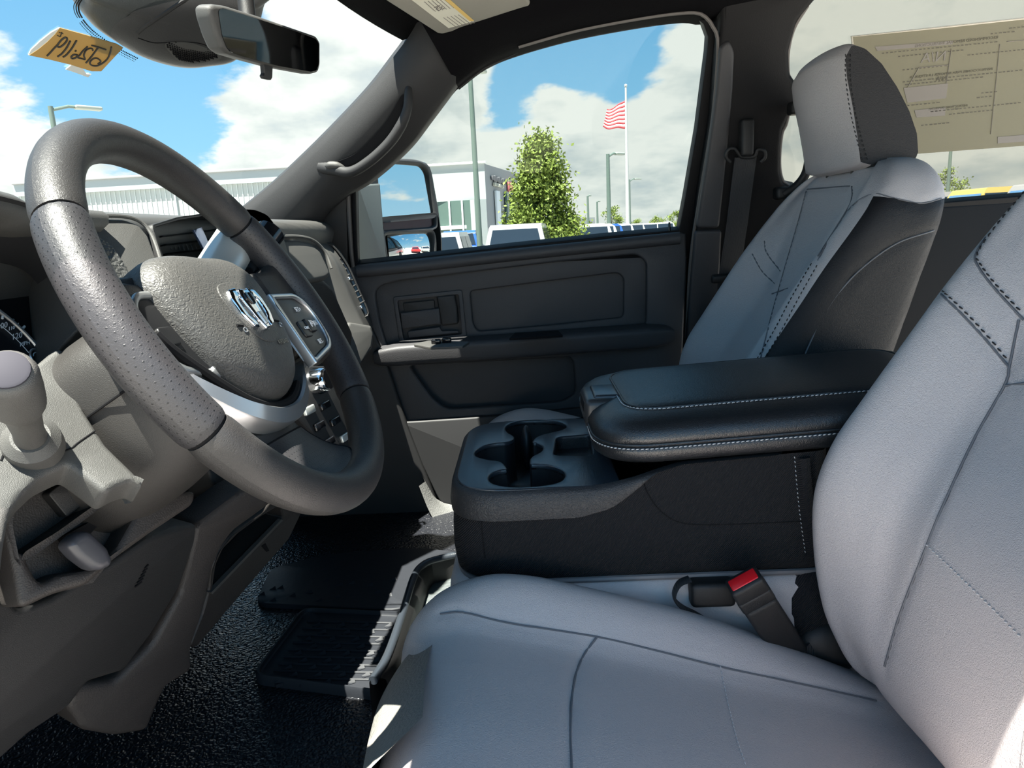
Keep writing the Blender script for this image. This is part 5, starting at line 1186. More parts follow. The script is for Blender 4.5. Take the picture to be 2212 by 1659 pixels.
# ---- handwritten note taped to the glass
NOTE = mat('note_paper', (.46, .33, .14), .8); t_ = NOTE.node_tree
trn = N(t_, 'ShaderNodeBsdfTranslucent'); trn.inputs[0].default_value = (.50, .36, .15, 1); mxs = N(t_, 'ShaderNodeMixShader', n0=.3); L(t_, t_.nodes['Principled BSDF'].outputs[0], mxs.inputs[1]); L(t_, trn.outputs[0], mxs.inputs[2]); L(t_, mxs.outputs[0], t_.nodes['Material Output'].inputs[0])
nt = thing('windshield_note', 'yellow paper note with mirrored handwriting taped inside the windshield', 'note', onws(160, 110)[0])
npt, nnn = onws(160, 110, .003)
s1 = lambda x, y: (40 + x / 8.848, 40 + y / 8.848)
paper_q = [s1(*p) for p in [(790, 180), (1300, 320), (1880, 490), (2000, 560), (1580, 1010), (1400, 1010), (1000, 885), (590, 785), (205, 705), (380, 590), (560, 440), (700, 300)]]
plate('paper', [pl(paper_q, npt, nnn)], npt, nnn, .0012, NOTE, nt)
for nm, q in (('curled_corner', [(790, 175), (690, 300), (545, 445), (370, 590), (190, 700), (240, 600), (420, 430), (620, 270)]), ('tape', [(1010, 890), (905, 975), (1100, 1040), (1330, 1125), (1390, 1070), (1300, 1060), (1230, 960)])):
    plate(nm, [pl([s1(*p) for p in q], npt + nnn * .0004, nnn)], npt + nnn * .0004, nnn, .0012, mat('tape_white', (.9, .93, .9), .7), nt)
PEN = mat('marker_ink', (.03, .03, .028), .6)
STR = [[(925, 370), (890, 362), (830, 400), (770, 470), (740, 530), (790, 545), (860, 500), (920, 430), (930, 380), (900, 365)], [(760, 490), (690, 560), (600, 660), (545, 715)], [(990, 430), (920, 560), (830, 670), (745, 730)], [(1110, 420), (1020, 570), (920, 690), (850, 740)],
       [(1105, 610), (1080, 630)], [(1120, 695), (1060, 690), (1010, 730), (1020, 765), (1080, 755), (1130, 715), (1110, 690)], [(1320, 535), (1230, 620), (1170, 700), (1120, 740), (1200, 765), (1270, 780), (1250, 700), (1290, 610), (1360, 570), (1410, 580), (1420, 610)],
       [(1400, 515), (1500, 540), (1670, 595)], [(1520, 560), (1400, 720), (1290, 850)], [(1775, 545), (1750, 660), (1700, 770), (1600, 860), (1490, 905), (1390, 890), (1365, 840), (1410, 780), (1480, 755), (1550, 790), (1570, 830), (1515, 870)],
       [(775, 265), (850, 290)], [(740, 320), (790, 350)], [(830, 265), (800, 345)]]
for sx in STR:
    pts = [on(*s1(*p), npt + nnn * .001, nnn) for p in sx]; tube('pen_stroke', cat_rom(pts, 10 * len(pts)) if len(pts) > 2 else np.array(pts), .0013 if len(sx) > 2 or sx[0][0] > 1000 else .0007, PEN, nt, seg=6)
# ---- sun visor
vpt_ = np.array((.45, .13, 1.188)); vnn_ = np.array((-.05, -.22, -1.0)); vnn_ /= np.linalg.norm(vnn_)
vi = thing('sun_visor', 'light grey passenger sun visor folded up under the headliner', 'visor', vpt_)
vo_ = [(820, -5), (945, 74), (955, 75), (972, 70), (984, 70), (1000, 83), (1010, 84), (1060, 76), (1125, 58), (1150, 42), (1155, 30), (1152, 18), (1100, -60), (780, -60)]
plate('visor_body', [fillet(pl(vo_, vpt_, vnn_), .006)], vpt_, vnn_, .018, VISOR, vi, bevel=.007, res=4)
LBL = mat('label_paper', (.80, .78, .66), .7)
lb = plate('warning_label', [pl([(884, -4), (969, 61), (1024, 46), (966, -4)], vpt_ + vnn_ * .0008, vnn_)], vpt_ + vnn_ * .0008, vnn_, .001, LBL, vi)
plate('label_band', [pl([(956, -4), (1015, 46), (1024, 45), (968, -4)], vpt_ + vnn_ * .0014, vnn_)], vpt_ + vnn_ * .0014, vnn_, .0005, mat('label_yellow', (.80, .55, .16), .7), lb)
mb = MB()
for i in range(6):
    for j in range(2):
        x0, y0 = 912 + i * 8 + j * 45, 4 - i * 1.5 + j * 34; x1, y1 = x0 + 28, y0 + 21
        if j == 0: x0, y0 = x0 + 4, y0 + 0
        q = [on(a, b, vpt_ + vnn_ * .0012, vnn_) for a, b in ((x0, y0), (x1, y1), (x1 + 1.4, y1 - .5), (x0 + 1.4, y0 - .5))]; mb.add(q, [(0, 1, 2, 3)])
mb.build('label_print', INK2, lb, smooth=False, kind='stuff')
p0, p1, p2_ = [on(x, y, vpt_ + vnn_ * .0012, vnn_) for x, y in ((948, 18), (955, 23), (955, 15))]
ax_l = (p1 - p0) / np.linalg.norm(p1 - p0); ay_l = np.cross(vnn_, ax_l); text('lettering', '2S4', .020, p0, -ax_l, ay_l, INK2, lb, ext=.0002)
# ---- floor mats follow the floor, storage tray
FLS = BVHTree.FromPolygons([tuple(v) for v in floor_grid().reshape(-1, 3)], gridfaces(80, 60))
def onfloor(px, py, d=0.0):
    h = FLS.ray_cast(Vector(CAM), Vector(ray(px, py)).normalized()); return np.array(h[0]) + (0, 0, d)
def zfl(P, d): return np.array([(p[0], p[1], FLS.ray_cast(Vector((p[0], p[1], 1)), Vector((0, 0, -1)))[0].z + d) for p in P])
def chev(px, py, w, parent, d):
    q = [onfloor(px - w, py + .45 * w, d), onfloor(px + w * .8, py - .15 * w, d + .005), onfloor(px + w, py + .25 * w, d), onfloor(px - w * .5, py + .8 * w, d)]
    mesh('mat_chevron', q + [p - (0, 0, .006) for p in q], [(0, 1, 2, 3), (0, 4, 5, 1), (1, 5, 6, 2), (2, 6, 7, 3), (3, 7, 4, 0)], MATR, parent, smooth=False)
def mat_thing(label, pix, r, rows):
    o = fillet([onfloor(x, y) for x, y in pix], r, 6); o = resample(np.vstack([o, o[:1]]), 121)[:-1]; c = o.mean(0); fm = thing('floor_mat', label, 'floor mat', c)
    R_ = [zfl(c + (o - c) * k, d) for k, d in rows]
    return grid('mat_body', np.array(R_), MATR, fm, cv=True, caps=True, angle=35), o, c
mm, mo_, cm = mat_thing('black ribbed rubber floor mat on the tunnel beside the storage tray', [(545, 1478), (655, 1328), (862, 1338), (1000, 1350), (960, 1540), (800, 1512)], .025, [(1.0, .0), (1.0, .014), (.985, .019), (.965, .019), (.955, .013), (.94, .011), (.6, .011), (.3, .011)])
for r in range(9):
    y = 1354 + r * 15.5; x0 = 655 - r * 10.2; x1 = 850 - r * 5
    a = [onfloor(x0 + 10 + (x1 - x0 - 10) * t, y + 4 * t, .011) for t in np.linspace(0, 1, 8)]; tube('mat_rib', np.array(a), .0035, MATR, mm, seg=6, r2=.0022)
    for c in range(4):
        x = x0 + 22 + c * 52 + (r % 2) * 22
        if x < x1 - 14: chev(x + 8, y + 7, 10, mm, .012)
mm2, _, _ = mat_thing('black rubber passenger floor mat in the dark footwell under the dashboard', [(552, 1312), (585, 1235), (700, 1205), (900, 1190), (1000, 1200), (960, 1260), (868, 1326), (720, 1320)], .03, [(1, .0), (1, .008), (.985, .010), (.6, .010), (.3, .010)])
for (x, y) in [(566, 1292), (590, 1280), (606, 1278), (632, 1295), (590, 1305), (668, 1288), (690, 1306), (728, 1298), (735, 1271), (760, 1268), (800, 1272), (815, 1288), (840, 1295), (705, 1262), (850, 1260)]: chev(x, y, 8, mm2, .010)
tyo = thing('storage_tray', 'dark plastic under-seat storage tray with a raised rim beside the floor mat', 'tray', PZ(930, 1330, .03))
ZR = .085
rimp = [(806, 1470), (838, 1415), (868, 1330), (893, 1250), (912, 1222), (945, 1208), (1010, 1196), (1150, 1190)]
rp = cat_rom([PZ(x, y, ZR) for x, y in rimp], 60); tube('rim', rp, .0075, TRAY, tyo, seg=12)
ip = rp + np.array((.012, -.012, 0)); wall = np.stack([rp + (.004, -.004, .004), ip + (.004, -.004, -.01), ip + (.008, -.008, -.052)], 1); grid('inner_wall', wall, PLD, tyo, angle=None)
ow = np.stack([rp + (-.005, .005, 0), rp + (-.006, .006, -.09)], 1); grid('outer_wall', ow, PLD, tyo, angle=None, flip=True)
TF = mat('tray_floor', (.085, .10, .10), .45, bump=('ribs', 60, .001, 'X'))
fl_ = [p + (.01, -.01, -.05) for p in rp]; far = [p + (.10, -.25, 0) for p in fl_]
grid('tray_floor', np.stack([np.array(fl_), np.array(fl_) + (.02, -.20, 0)], 1), TF, tyo, smooth=False)
dv = [PZ(868, 1398, .06), PZ(912, 1372, .09), PZ(935, 1355, .09), PZ(925, 1420, .06)]
rbox('divider', PZ(905, 1400, .07), (.12, .02, .05), .004, PLD, tyo)
# trim skirt under the seat front, catching the sun
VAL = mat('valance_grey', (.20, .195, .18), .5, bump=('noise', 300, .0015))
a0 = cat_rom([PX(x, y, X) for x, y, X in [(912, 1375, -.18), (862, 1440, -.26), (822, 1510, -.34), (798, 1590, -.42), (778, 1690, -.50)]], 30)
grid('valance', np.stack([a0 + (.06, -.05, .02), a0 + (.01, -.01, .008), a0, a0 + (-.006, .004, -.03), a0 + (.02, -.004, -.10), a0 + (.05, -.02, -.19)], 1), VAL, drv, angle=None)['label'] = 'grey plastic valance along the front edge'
# ================================================================== outside: the dealership lot
GZ = -1.02
ASPH = mat('lot_concrete', (.34, .325, .30), .9, bump=('noise', 3, .01), spec=.2, var=.12)
gm = bmesh.new(); bmesh.ops.create_circle(gm, cap_ends=True, segments=64, radius=260)
me = bpy.data.meshes.new('ground'); gm.to_mesh(me); gm.free(); me.materials.append(ASPH)
g_ = bpy.data.objects.new('ground', me); COL.objects.link(g_); g_.location = (0, 0, GZ); struct(finish(g_, 'pale concrete of the dealership lot', 'ground'))
def AT(px, py, dist):
    d = ray(px, py); return CAM + d / FPX * dist
def onground(px, dist):
    """ground point under image column px at forward distance dist (row of the horizon)"""
    p = AT(px, 500 - .05 * (px - 1106), dist); return np.array((p[0], p[1], GZ))
WHW = mat('white_cladding', (.40, .43, .42), .6); WHS = mat('fascia_shade_white', (.30, .345, .36), .6); GRP = mat('grey_panel', (.26, .265, .27), .6)  # fascia tone: cladding white with the upper band's shade put into the colour
BGL = mat('building_glass', (.10, .15, .13), .12); MUL = mat('mullion_white', (.75, .77, .77), .5)
def quadwall(mb, a, b, z0, z1, off=0.0):
    n = np.cross(b - a, (0, 0, 1)); n /= np.linalg.norm(n); n = n if n @ (CAM - a) > 0 else -n
    o = n * off; mb.add([(*(a + o)[:2], z0), (*(b + o)[:2], z0), (*(b + o)[:2], z1), (*(a + o)[:2], z1)], [(0, 1, 2, 3)]); return n
def block(name, a, b, depth, z0, z1, m, parent):
    """wall block with its long face from a to b, body going away from the camera"""
    a, b = np.array(a[:2], float), np.array(b[:2], float); d = b - a; n = np.array((d[1], -d[0])); n /= np.linalg.norm(n); n = n if n @ (a - CAM[:2]) > 0 else -n
    c, e = b + n * depth, a + n * depth
    V = [(*p, z) for z in (z0, z1) for p in (a, b, c, e)]; return mesh(name, V, [(0, 1, 5, 4), (1, 2, 6, 5), (2, 3, 7, 6), (3, 0, 4, 7), (4, 5, 6, 7), (3, 2, 1, 0)], m, parent, smooth=False), n
# long corrugated building straight ahead
def long_building():
    a, b = AT(36, 405, 46)[:2], AT(700, 358, 44)[:2]; zt_ = AT(180, 392, 46)[2]
    r = thing('warehouse', 'long white corrugated metal building ahead of the windshield', 'building', (*a, GZ))
    _, n = block('wall', a, b, 14, GZ, zt_ - .75, WHW, r); block('fascia', a - n * .25, b - n * .25, 14, zt_ - .75, zt_, WHS, r)
    mb = MB(); L_ = np.linalg.norm(b - a); d = (b - a) / L_
    for i in range(int(L_ / .34)):
        p = a + d * (.17 + i * .34) - n * .02; mb.box((*p, (GZ + zt_ - .75) / 2), (.05, .06, zt_ - .75 - GZ), ((d[0], d[1], 0), (n[0], n[1], 0), (0, 0, 1)))
    mb.build('wall_rib', mat('rib_grey', (.50, .55, .54), .6), r, smooth=False, kind='stuff')
    p = a + d * L_ * .52 - n * .1; rbox('downpipe', (*p, (GZ + zt_) / 2 - .4), (.12, .12, zt_ - GZ - .8), .02, WHS, r)
    rbox('gutter', (*((a + b) / 2 - n * .3), zt_ + .04), (L_, .2, .14), .03, GRP, r, ax=((d[0], d[1], 0), (n[0], n[1], 0), (0, 0, 1)))
    e = a - d * .3; block('side_gable', a + n * 0.2, a + n * 9 - d * .6, .4, GZ, zt_ - .05, WHS, r)
long_building()
def dealer_building():
    c = AT(1046, 352, 42); zt_ = c[2]; c = c[:2]; a = AT(880, 360, 42.5)[:2]; b = AT(1128, 384, 52)[:2]
    r = thing('showroom_building', 'white showroom building with dark green glass behind the tow mirror', 'building', (*c, GZ))
    gt = AT(1000, 432, 42)[2]; lft = AT(1024, 430, 42)[:2]
    _, n = block('upper_wall', a, c, 10, gt, zt_, WHW, r); _, n2 = block('sign_wall', c, b, 6, GZ, zt_ - .05, GRP, r)
    d = (c - a) / np.linalg.norm(c - a); d2 = (b - c) / np.linalg.norm(b - c)
    block('corner_pier', lft - n * .05, c - n * .05, 9.5, GZ, gt, WHW, r)
    for i in range(5):
        p0 = a + (lft - a) * i / 5; p1 = a + (lft - a) * (i + 1) / 5; block('window_pane', p0 + n * .3, p1 + n * .3, .2, GZ, gt, BGL, r)
        rbox('mullion', (*(p1 + n * .25), (GZ + gt) / 2), (.10, .12, gt - GZ), .01, MUL, r, ax=((d[0], d[1], 0), (n[0], n[1], 0), (0, 0, 1)))
    zb = AT(985, 491, 42)[2]; rbox('transom', (*((a + lft) / 2 + n * .2), zb), (np.linalg.norm(lft - a), .16, .22), .02, MUL, r, ax=((d[0], d[1], 0), (n[0], n[1], 0), (0, 0, 1)))
    rbox('parapet_cap', (*((a + c) / 2), zt_ + .05), (np.linalg.norm(c - a) + .2, .3, .12), .02, MUL, r, ax=((d[0], d[1], 0), (n[0], n[1], 0), (0, 0, 1)))
    A3 = ((d2[0], d2[1], 0), (n2[0], n2[1], 0), (0, 0, 1))
    def sgn(x0, y0, w, h, m, nm):
        t = (x0 - 1046) / (1110 - 1046); p = c + d2 * np.linalg.norm(b - c) * t * .78 - n2 * .12; z = AT(x0, y0, 44 + 6 * t)[2]; rbox(nm, (*p, z), (w, .16, h), .03, m, r, ax=A3)
    SD = mat('sign_dark', (.10, .10, .11), .5); SR = mat('sign_red', (.55, .16, .15), .5); SB = mat('sign_sand', (.42, .41, .34), .5)
    for i in range(6): sgn(1057 + i * 4.2, 389 + i * 1.3, .34, .26 + .12 * (i % 2), SD, 'sign_letter')
    for i in range(4): sgn(1060 + i * 5, 402 + i * 1.2, .42, .22, SB, 'sign_emblem')
    for i in range(3): sgn(1090 + i * 5, 405 + i * 1.0, .55, .62, SR, 'sign_letter')
    for (x0, w) in ((1064, .9), (1084, .7), (1096, .7)): sgn(x0, 470, w, 3.2, BGL if x0 > 1080 else MUL, 'entry_panel')
dealer_building()
def small_building():
    a, b = AT(1236, 470, 90)[:2], AT(1302, 474, 92)[:2]; zt_ = AT(1265, 470, 90)[2]
    r = thing('low_building', 'low white building far behind the flag pole', 'building', (*a, GZ)); _, n = block('wall', a, b, 10, GZ, zt_ - 1.2, WHW, r); block('roof_band', a - n * .3, a + (b - a) * .7 - n * .3, 10, zt_ - 1.2, zt_, GRP, r)
    c, e = AT(1284, 480, 88)[:2], AT(1306, 480, 88)[:2]; block('glass_front', c, e, 2, GZ, AT(1290, 483, 88)[2], mat('green_glass', (.25, .45, .38), .3), r)
small_building()
# ---- poles
PGR = mat('pole_green', (.10, .14, .12), .5); PWH = mat('pole_white', (.45, .46, .45), .4); LAMP = mat('lamp_head', (.25, .28, .25), .5)
def lamp(px, pytop, dist, r, label, arm=None, m=PGR, lean=0.0):
    g = onground(px + lean, dist); t = AT(px, pytop, dist); t = np.array((g[0], g[1], t[2])) 
    o = thing('lamp_post', label, 'lamp post', g)
    tube('pole', np.array([g, (g + t) / 2, t]), [r, r * .85, r * .7], m, o, seg=10)
    tube('pole_base', np.array([g, g + (0, 0, .7)]), r * 2.2, GRP, o, seg=12)
    for s in ((arm,) if arm else ()):
        e = AT(px + s, pytop - 4 if abs(s) < 40 else pytop + 4, dist); e[2] = t[2] + .05 * (1 if s > 0 else .2)
        d = e - t; d[2] = 0; tube('arm', np.array([t - (0, 0, .15), t + d * .4 + (0, 0, .05), e]), r * .45, m, o, seg=8)
        A = d / np.linalg.norm(d); rbox('lamp_head', e - d * .15, (np.linalg.norm(d) * .62, np.linalg.norm(d) * .22, r * 1.1), r * .4, LAMP, o, ax=(A, np.cross((0, 0, 1), A), (0, 0, 1)))
    return o
lamp(1027, 158, 22, .10, 'tall dark lamp post rising in front of the showroom building', 14, lean=8)
lamp(1314, 336, 40, .14, 'dark lamp post with a bent arm left of the flag pole', 28, lean=2)
lamp(1360, 389, 55, .09, 'thin lamp post with a short arm just right of the flag pole', 20, lean=1)
lamp(1270, 424, 70, .14, 'distant straight lamp post beside the green tree', 5, lean=1)
lamp(1290, 436, 80, .14, 'second distant straight lamp post beside the green tree', 5, lean=1)
lamp(160, 240, 30, .14, 'lamp post seen over the top of the steering wheel', 46, lean=4)
lamp(2046, 250, 60, .16, 'lamp post behind the sticker on the rear door window', None, lean=-2)
def flag():
    g = onground(1356, 52); t = AT(1345, 200, 52); t = np.array((g[0], g[1], t[2])); o = thing('flag_pole', 'white flag pole beyond the passenger window', 'flag pole', g)
    tube('pole', np.array([g, (g + t) / 2, t]), [.16, .12, .07], PWH, o, seg=12); rbox('finial', t + (0, 0, .1), (.2, .2, .2), .08, PWH, o)
    p0, p1, q0, q1 = AT(1346, 227, 52), AT(1346, 284, 52), AT(1309, 246, 52), AT(1299, 284, 52)
    off_ = np.array((g[0] - p0[0], g[1] - p0[1] + .06, 0)); p0, p1, q0, q1 = p0 + off_, np.array((g[0], g[1] + .09, p1[2])), q0 + off_, q1 + off_
    f = thing('flag', 'red and white striped flag flying from the flag pole', 'flag', p0)
    FR = mat('flag_red', (.55, .05, .06), .8); FW = mat('flag_white', (.82, .74, .74), .8); nd = np.cross(p1 - p0, q0 - p0); nd /= np.linalg.norm(nd)
    for s in range(13):
        G = []
        for k in (0, 1):
            v = (s + k) / 13; row_ = []
            for u in np.linspace(0, 1, 22): p = (p0 * (1 - v) + p1 * v) * (1 - u) + (q0 * (1 - v) + q1 * v) * u; row_.append(p + nd * .16 * math.sin(u * 9 + v * 1.5) * u ** .5 + np.array((0, 0, .10 * math.sin(u * 7))) * u)
            G.append(row_)
        G = np.array(G); grid('stripe', np.concatenate([G, G[::-1] + nd * .01]), FR if s % 2 == 0 else FW, f, cu=True, angle=None)
flag()
# ---- trees
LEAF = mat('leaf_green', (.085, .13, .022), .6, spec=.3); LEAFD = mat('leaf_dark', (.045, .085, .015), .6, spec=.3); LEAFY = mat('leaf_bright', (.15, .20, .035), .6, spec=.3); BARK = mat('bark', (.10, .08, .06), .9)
def tree(name, label, base, h, prof, n, leaf, seed, mats, group=None):
    """prof: list of (height share, radius share)"""
    rnd = np.random.RandomState(seed); o = thing(name, label, 'tree', base, group); P = np.array(prof)
    tube('trunk', np.array([base, base + (0, 0, h * .5), base + (0.02, 0, h * .9)]), [h * .022, h * .016, h * .004], BARK, o, seg=8)
    cl = rnd.rand(max(30, n // 130), 3)
    ch = P[0, 0] + (P[-1, 0] - P[0, 0]) * cl[:, 0] ** .85; ca = cl[:, 1] * 6.283; cr = np.interp(ch, P[:, 0], P[:, 1]) * h * (.45 + .5 * cl[:, 2])
    cc = np.column_stack([np.cos(ca) * cr, np.sin(ca) * cr, ch * h])
    mbs = [MB() for _ in mats]
    for i in range(n):
        c = cc[rnd.randint(len(cc))]; s = h * .055; p = c + rnd.normal(0, 1, 3) * s * np.array((1, 1, .85)); a = rnd.normal(0, 1, 3); a /= np.linalg.norm(a); b = np.cross(a, rnd.normal(0, 1, 3)); b /= np.linalg.norm(b)
        l = leaf * (.6 + .7 * rnd.rand()); w = l * .55; q = base + p
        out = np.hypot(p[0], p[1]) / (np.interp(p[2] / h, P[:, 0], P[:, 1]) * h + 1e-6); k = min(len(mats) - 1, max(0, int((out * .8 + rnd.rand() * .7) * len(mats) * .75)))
        mbs[k].add([q - a * l / 2, q + b * w / 2, q + a * l / 2, q - b * w / 2], [(0, 1, 2, 3)])
    for k, (m_, x) in enumerate(zip(mats, mbs)):
        if x.F: x.build('foliage', m_, o, kind='stuff', smooth=False)
    return o
tb_ = onground(1172, 26); tt_ = AT(1172, 312, 26)[2]
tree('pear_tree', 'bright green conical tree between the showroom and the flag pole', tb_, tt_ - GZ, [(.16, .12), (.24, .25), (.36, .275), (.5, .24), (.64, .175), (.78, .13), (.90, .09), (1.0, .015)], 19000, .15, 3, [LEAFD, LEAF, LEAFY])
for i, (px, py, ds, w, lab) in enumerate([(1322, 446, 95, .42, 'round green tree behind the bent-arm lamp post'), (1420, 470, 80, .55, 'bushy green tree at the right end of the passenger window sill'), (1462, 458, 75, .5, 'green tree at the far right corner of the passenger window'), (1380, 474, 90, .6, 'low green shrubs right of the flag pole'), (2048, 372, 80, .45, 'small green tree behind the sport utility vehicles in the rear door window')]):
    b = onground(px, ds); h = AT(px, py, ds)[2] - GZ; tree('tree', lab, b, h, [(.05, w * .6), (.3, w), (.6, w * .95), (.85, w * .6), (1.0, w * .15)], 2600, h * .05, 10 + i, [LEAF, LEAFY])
# ---- vehicles
CGL = mat('car_glass', (.02, .03, .045), .06); TYRE = mat('tyre', (.02, .02, .02), .8); TAIL = mat('tail_red', (.55, .02, .02), .3)
def paint(name, c): return mat(name, c, .25, coat=.6)
P_W, P_R, P_B, P_G, P_T, P_S = paint('paint_white', (.42, .43, .42)), paint('paint_red', (.55, .02, .02)), paint('paint_blue', (.03, .10, .35)), paint('paint_grey', (.30, .29, .30)), paint('paint_tan', (.50, .36, .10)), paint('paint_silver', (.5, .52, .52))
CBLU = mat('car_glass_blue', (.09, .20, .38), .1)
def prism(name, side, w, m, parent, MW_, wt=None, bevel=.05):
    """side profile (y, z) extruded to width w; wt = width share by height"""
    S = fillet(np.array(side, float), bevel, 3); zs = S[:, 1]; k = np.ones(len(S)) if wt is None else np.interp(zs, *wt)
    n = len(S); V = [MW_ @ Vector((sx * w / 2 * kk, p[0], p[1])) for sx, e in ((-1, 1), (1, 1)) for p, kk in zip(S, k)]
    F = [tuple(range(n))[::-1], tuple(range(n, 2 * n))] + [(i, (i + 1) % n, n + (i + 1) % n, n + i) for i in range(n)]
    return mesh(name, V, F, m, parent, angle=35)
def car(label, name, loc, yaw, pm, kind='suv', glass=CGL, group=None, lights=True, dz=0.0):
    MW_ = Matrix.Translation(Vector((loc[0], loc[1], GZ + dz))) @ Matrix.Rotation(yaw, 4, 'Z')
    o = thing(name, label, 'car', (loc[0], loc[1], GZ), group); W = 1.95
    if kind == 'pickup':
        prism('body', [(-2.9, .5), (-2.92, 1.25), (-.75, 1.28), (-.7, 1.25), (1.3, 1.22), (2.7, 1.15), (2.85, .9), (2.85, .5)], W, pm, o, MW_, ([.5, .9, 1.3], [.97, 1, .94]))
        C = [(-.85, 1.22), (-.72, 1.88), (-.5, 1.97), (.75, 1.95), (1.45, 1.25)]
    elif kind == 'suv':
        prism('body', [(-2.35, .5), (-2.38, 1.15), (-2.3, 1.2), (1.2, 1.2), (2.3, 1.1), (2.4, .9), (2.4, .5)], W, pm, o, MW_, ([.5, .9, 1.2], [.97, 1, .95]))
        C = [(-2.32, 1.15), (-2.12, 1.80), (-1.9, 1.93), (.45, 1.92), (1.3, 1.18)]
    else:
        prism('body', [(-2.0, .45), (-2.02, 1.12), (.8, 1.15), (1.95, 1.10), (2.05, .9), (2.05, .45)], 1.85, pm, o, MW_, ([.5, .9, 1.2], [.97, 1, .98])); C = [(-1.98, 1.1), (-1.92, 1.78), (-1.85, 1.84), (.55, 1.84), (.95, 1.12)]
    prism('cabin', C, W * .93, pm, o, MW_, ([1.15, 1.95], [1.0, .80]))
    C = np.array(C); zlo, zhi = 1.27, C[:, 1].max() - .14
    def cl(i, j, z): t = (z - C[i, 1]) / (C[j, 1] - C[i, 1]); return C[i, 0] + (C[j, 0] - C[i, 0]) * t
    wd = lambda z: W * .93 / 2 * np.interp(z, [1.15, 1.95], [1.0, .80])
    def panel(nm, pts, m, th): 
        V = [MW_ @ Vector(p) for p in pts]; return mesh(nm, V, [(0, 1, 2, 3)], m, o, smooth=False)
    e = .012
    yb = [cl(0, 1, zlo) - e, cl(0, 1, zhi) - e]; yf = [cl(4, 3, zlo) + e, cl(4, 3, zhi) + e]
    panel('rear_window', [(-wd(zlo) * .86, yb[0], zlo), (wd(zlo) * .86, yb[0], zlo), (wd(zhi) * .84, yb[1], zhi), (-wd(zhi) * .84, yb[1], zhi)], glass, e)
    panel('windshield', [(-wd(zlo) * .9, yf[0], zlo), (wd(zlo) * .9, yf[0], zlo), (wd(zhi) * .88, yf[1], zhi), (-wd(zhi) * .88, yf[1], zhi)], glass, e)
    y0, y1 = cl(0, 1, 1.5) + .14, cl(4, 3, 1.5) - .12; md_ = (y0 + y1) / 2
    for sx in (-1, 1):
        for (a, b) in ((y0, md_ - .05), (md_ + .05, y1)):
            x0, x1 = sx * (wd(zlo) + e), sx * (wd(zhi) + e); fa = .08 if a > y0 else 0.0; fb = .28 if b == y1 and kind != 'box' else 0
            panel('side_window', [(x0, a, zlo), (x0, b + fb * .5, zlo), (x1, b - fb * .6, zhi), (x1, a + (.05 if a == y0 else 0), zhi)], CGL, e)
        if lights:
            p = MW_ @ Vector((sx * W * .44, C[0, 0] - .06 if kind != 'pickup' else -2.93, 1.0)); rbox('tail_light', p, (.18, .10, .34), .03, TAIL, o)
        for wy in (-1.55 if kind != 'pickup' else -1.85, 1.5 if kind != 'pickup' else 1.85):
            a, b = MW_ @ Vector((sx * (W / 2 - .26), wy, .38)), MW_ @ Vector((sx * (W / 2 + .01), wy, .38)); tube('wheel', np.array([a, b]), .38, TYRE, o, seg=20)
    return o
def place(px, ds): g = onground(px, ds); return g[:2]
car('white pickup truck parked beyond the passenger window, seen from behind', 'pickup_truck', place(1120, 20.5), math.radians(-97), P_W, 'pickup')
car('silver car partly hidden behind the tow mirror', 'car', place(958, 24), math.radians(-92), P_S, 'box')
car('blue car peeking out left of the white pickup truck', 'car', place(1000, 35), math.radians(-90), P_B, 'suv')
for i, (px, ds, pm, lab) in enumerate([(1205, 31, P_S, 'silver car just right of the white pickup truck'), (1232, 36, P_W, 'white car under the green conical tree'), (1262, 43.5, P_B, 'dark blue car below the two distant lamp posts'), (1292, 47.5, P_S, 'silver car in front of the low white building'), (1330, 58, P_G, 'grey car at the foot of the bent-arm lamp post'), (1400, 64, P_W, 'white car in front of the low green shrubs')]):
    car(lab, 'car', place(px, ds), math.radians(6), pm, 'suv')
_sx, _sy = place(2135, 19)
pad_ = thing('display_pad', 'low concrete display pad under the sport utility vehicles in the rear door window', 'pad', (_sx, _sy, GZ)); rbox('slab', (_sx, _sy, GZ + .21), (11, 7, .46), .04, ASPH, pad_)
car('grey sport utility vehicle in the rear door window next to the headrest', 'sport_utility_vehicle', (_sx + 2.5, _sy), 0.0, P_G, 'box', CBLU, lights=False, dz=.44)
car('tan sport utility vehicle in the middle of the rear door window', 'sport_utility_vehicle', (_sx, _sy), 0.0, P_T, 'box', CBLU, lights=False, dz=.44)
car('grey sport utility vehicle behind the driver seat back in the rear door window', 'sport_utility_vehicle', (_sx - 2.5, _sy), 0.0, P_G, 'box', CBLU, lights=False, dz=.44)
# vehicles behind the truck, seen in the tow mirror
car('red pickup truck reflected in the lower tow mirror', 'pickup_truck', (3.6, -13), 0.15, P_R, 'pickup'); car('white pickup truck reflected in the lower tow mirror', 'pickup_truck', (6.4, -14), 0.15, P_W, 'pickup')
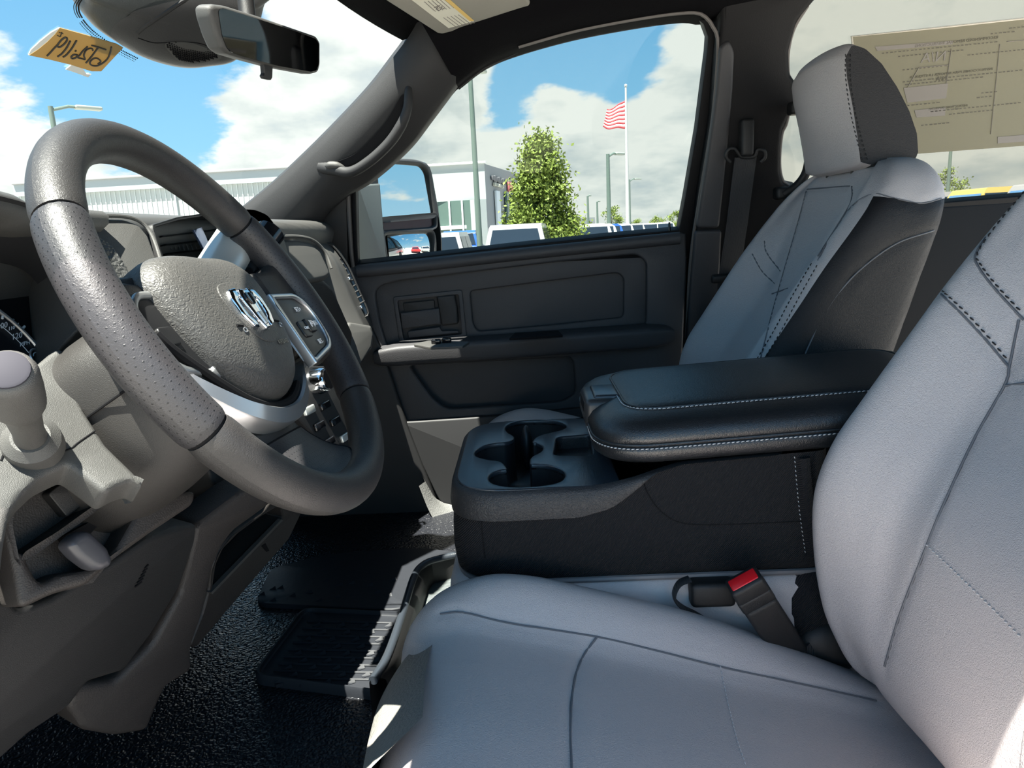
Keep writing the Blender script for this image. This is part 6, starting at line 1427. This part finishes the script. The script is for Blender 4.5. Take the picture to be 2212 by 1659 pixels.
# ---- own truck: passenger tow mirror and bedside, hood edge
TMB = mat('mirror_plastic', (.045, .045, .048), .55, bump=('noise', 200, .0006)); MIRG = mat('mirror_silver', (.90, .92, .92), .01, metal=1.0)
mp = PX(880, 450, 1.16); mnn = np.array((-.60, -.80, .015)); mnn /= np.linalg.norm(mnn)
tm = thing('tow_mirror', 'black tow mirror with two glasses outside the passenger window', 'side mirror', mp)
mout = [(776, 372), (815, 346), (880, 342), (915, 348), (932, 362), (942, 410), (952, 470), (957, 520), (955, 560), (935, 575), (845, 585), (800, 585), (776, 560)]
ug = [(818, 360), (850, 353), (912, 358), (924, 372), (940, 464), (826, 474)]
lg_ = [(834, 508), (935, 502), (938, 520), (938, 560), (842, 566)]
ds_ = [(828, 476), (940, 466), (941, 486), (934, 490), (832, 497)]
hs_ = plate('housing', [cat_rom(pl(mout, mp, mnn), 70, True), fillet(pl(ug, mp, mnn), .014), fillet(pl(lg_, mp, mnn), .012), fillet(pl(ds_, mp, mnn), .004)], mp, mnn, .05, TMB, tm, bevel=.010, res=3)
bk_ = mp - mnn * .05; plate('back_shell', [cat_rom(pl(mout, mp, mnn), 70, True) - mnn * .05], bk_, mnn, .05, TMB, tm, bevel=.02, res=3)
q_ = mp - mnn * .012
plate('upper_glass', [fillet(pl([(814, 352), (920, 350), (946, 470), (822, 482)], q_, mnn), .01)], q_, mnn, .004, MIRG, tm)
cvx = np.array([[on(836 + (u + 0) * 104 + v * 6, 506 - u * 6 + v * 62, q_ + mnn * (.012 * (1 - (2 * u - 1) ** 2) + .006 * (1 - (2 * v - 1) ** 2) - .01), mnn) for u in np.linspace(0, 1, 16)] for v in np.linspace(0, 1, 12)])
grid('convex_glass', cvx, MIRG, tm, angle=None)
plate('turn_strip', [pl([(826, 474), (943, 464), (943, 490), (830, 500)], q_, mnn)], q_, mnn, .004, mat('dark_lens', (.05, .02, .025), .25), tm)
gp_ = mp + mnn * -.02; plate('inner_cover', [fillet(pl([(772, 400), (822, 396), (838, 585), (772, 590)], gp_ + mnn * .03, mnn), .006)], gp_ + mnn * .03, mnn, .03, mat('mirror_grey', (.11, .12, .12), .35), tm, bevel=.006)
tube('mirror_arm', np.array([PX(800, 590, 1.10), PX(770, 610, .96)]), .03, TMB, tm, seg=12)
# outer skin of the own door and bedside so the mirror and windows see a truck
OWN = paint('paint_own', (.33, .33, .34))
ow = thing('truck_body', 'grey outer body side of the truck below the window sill', 'truck', (.9, 0, GZ))
mesh('door_skin', [(.945, .62, .64), (.945, -1.75, .72), (.98, -1.75, .5), (.98, .62, .45), (1.0, -1.75, .0), (1.0, .62, .0), (.95, -1.75, -.35), (.95, .62, -.35)], [(0, 1, 2, 3), (3, 2, 4, 5), (5, 4, 6, 7)], OWN, ow)
mesh('bed_side', [(.98, -1.8, .72), (.98, -4.2, .76), (1.04, -4.2, .4), (1.04, -1.8, .4), (1.02, -4.2, -.3), (1.02, -1.8, -.3)], [(0, 1, 2, 3), (3, 2, 4, 5)], OWN, ow)
hd2 = np.array([[(x, y, .80 + .03 * (1 - (x / .8) ** 2) - .02 * max(0, y - 1.2) - .12 * max(0, y - 1.9) ** 2) for y in np.linspace(1.06, 2.5, 12)] for x in np.linspace(-.86, .86, 14)]); grid('hood', hd2 - (0, 0, .03), OWN, ow, angle=None)
# ------------------------------------------------------------------ groups of alike things
for o in list(COL.objects):
    if o.parent is None and 'category' in o and 'group' not in o:
        g = {'lamp post': 'lamp posts on the lot', 'car': 'vehicles on the lot', 'tree': 'trees around the lot', 'buckle': 'belt buckles beside the console', 'floor mat': 'rubber floor mats',
             'handle': 'grab handles on the pillars', 'building': 'buildings around the lot'}.get(o['category'])
        if o.name.startswith(('driver_seat', 'passenger_seat')): g = 'front bucket seats'
        if g: o['group'] = g
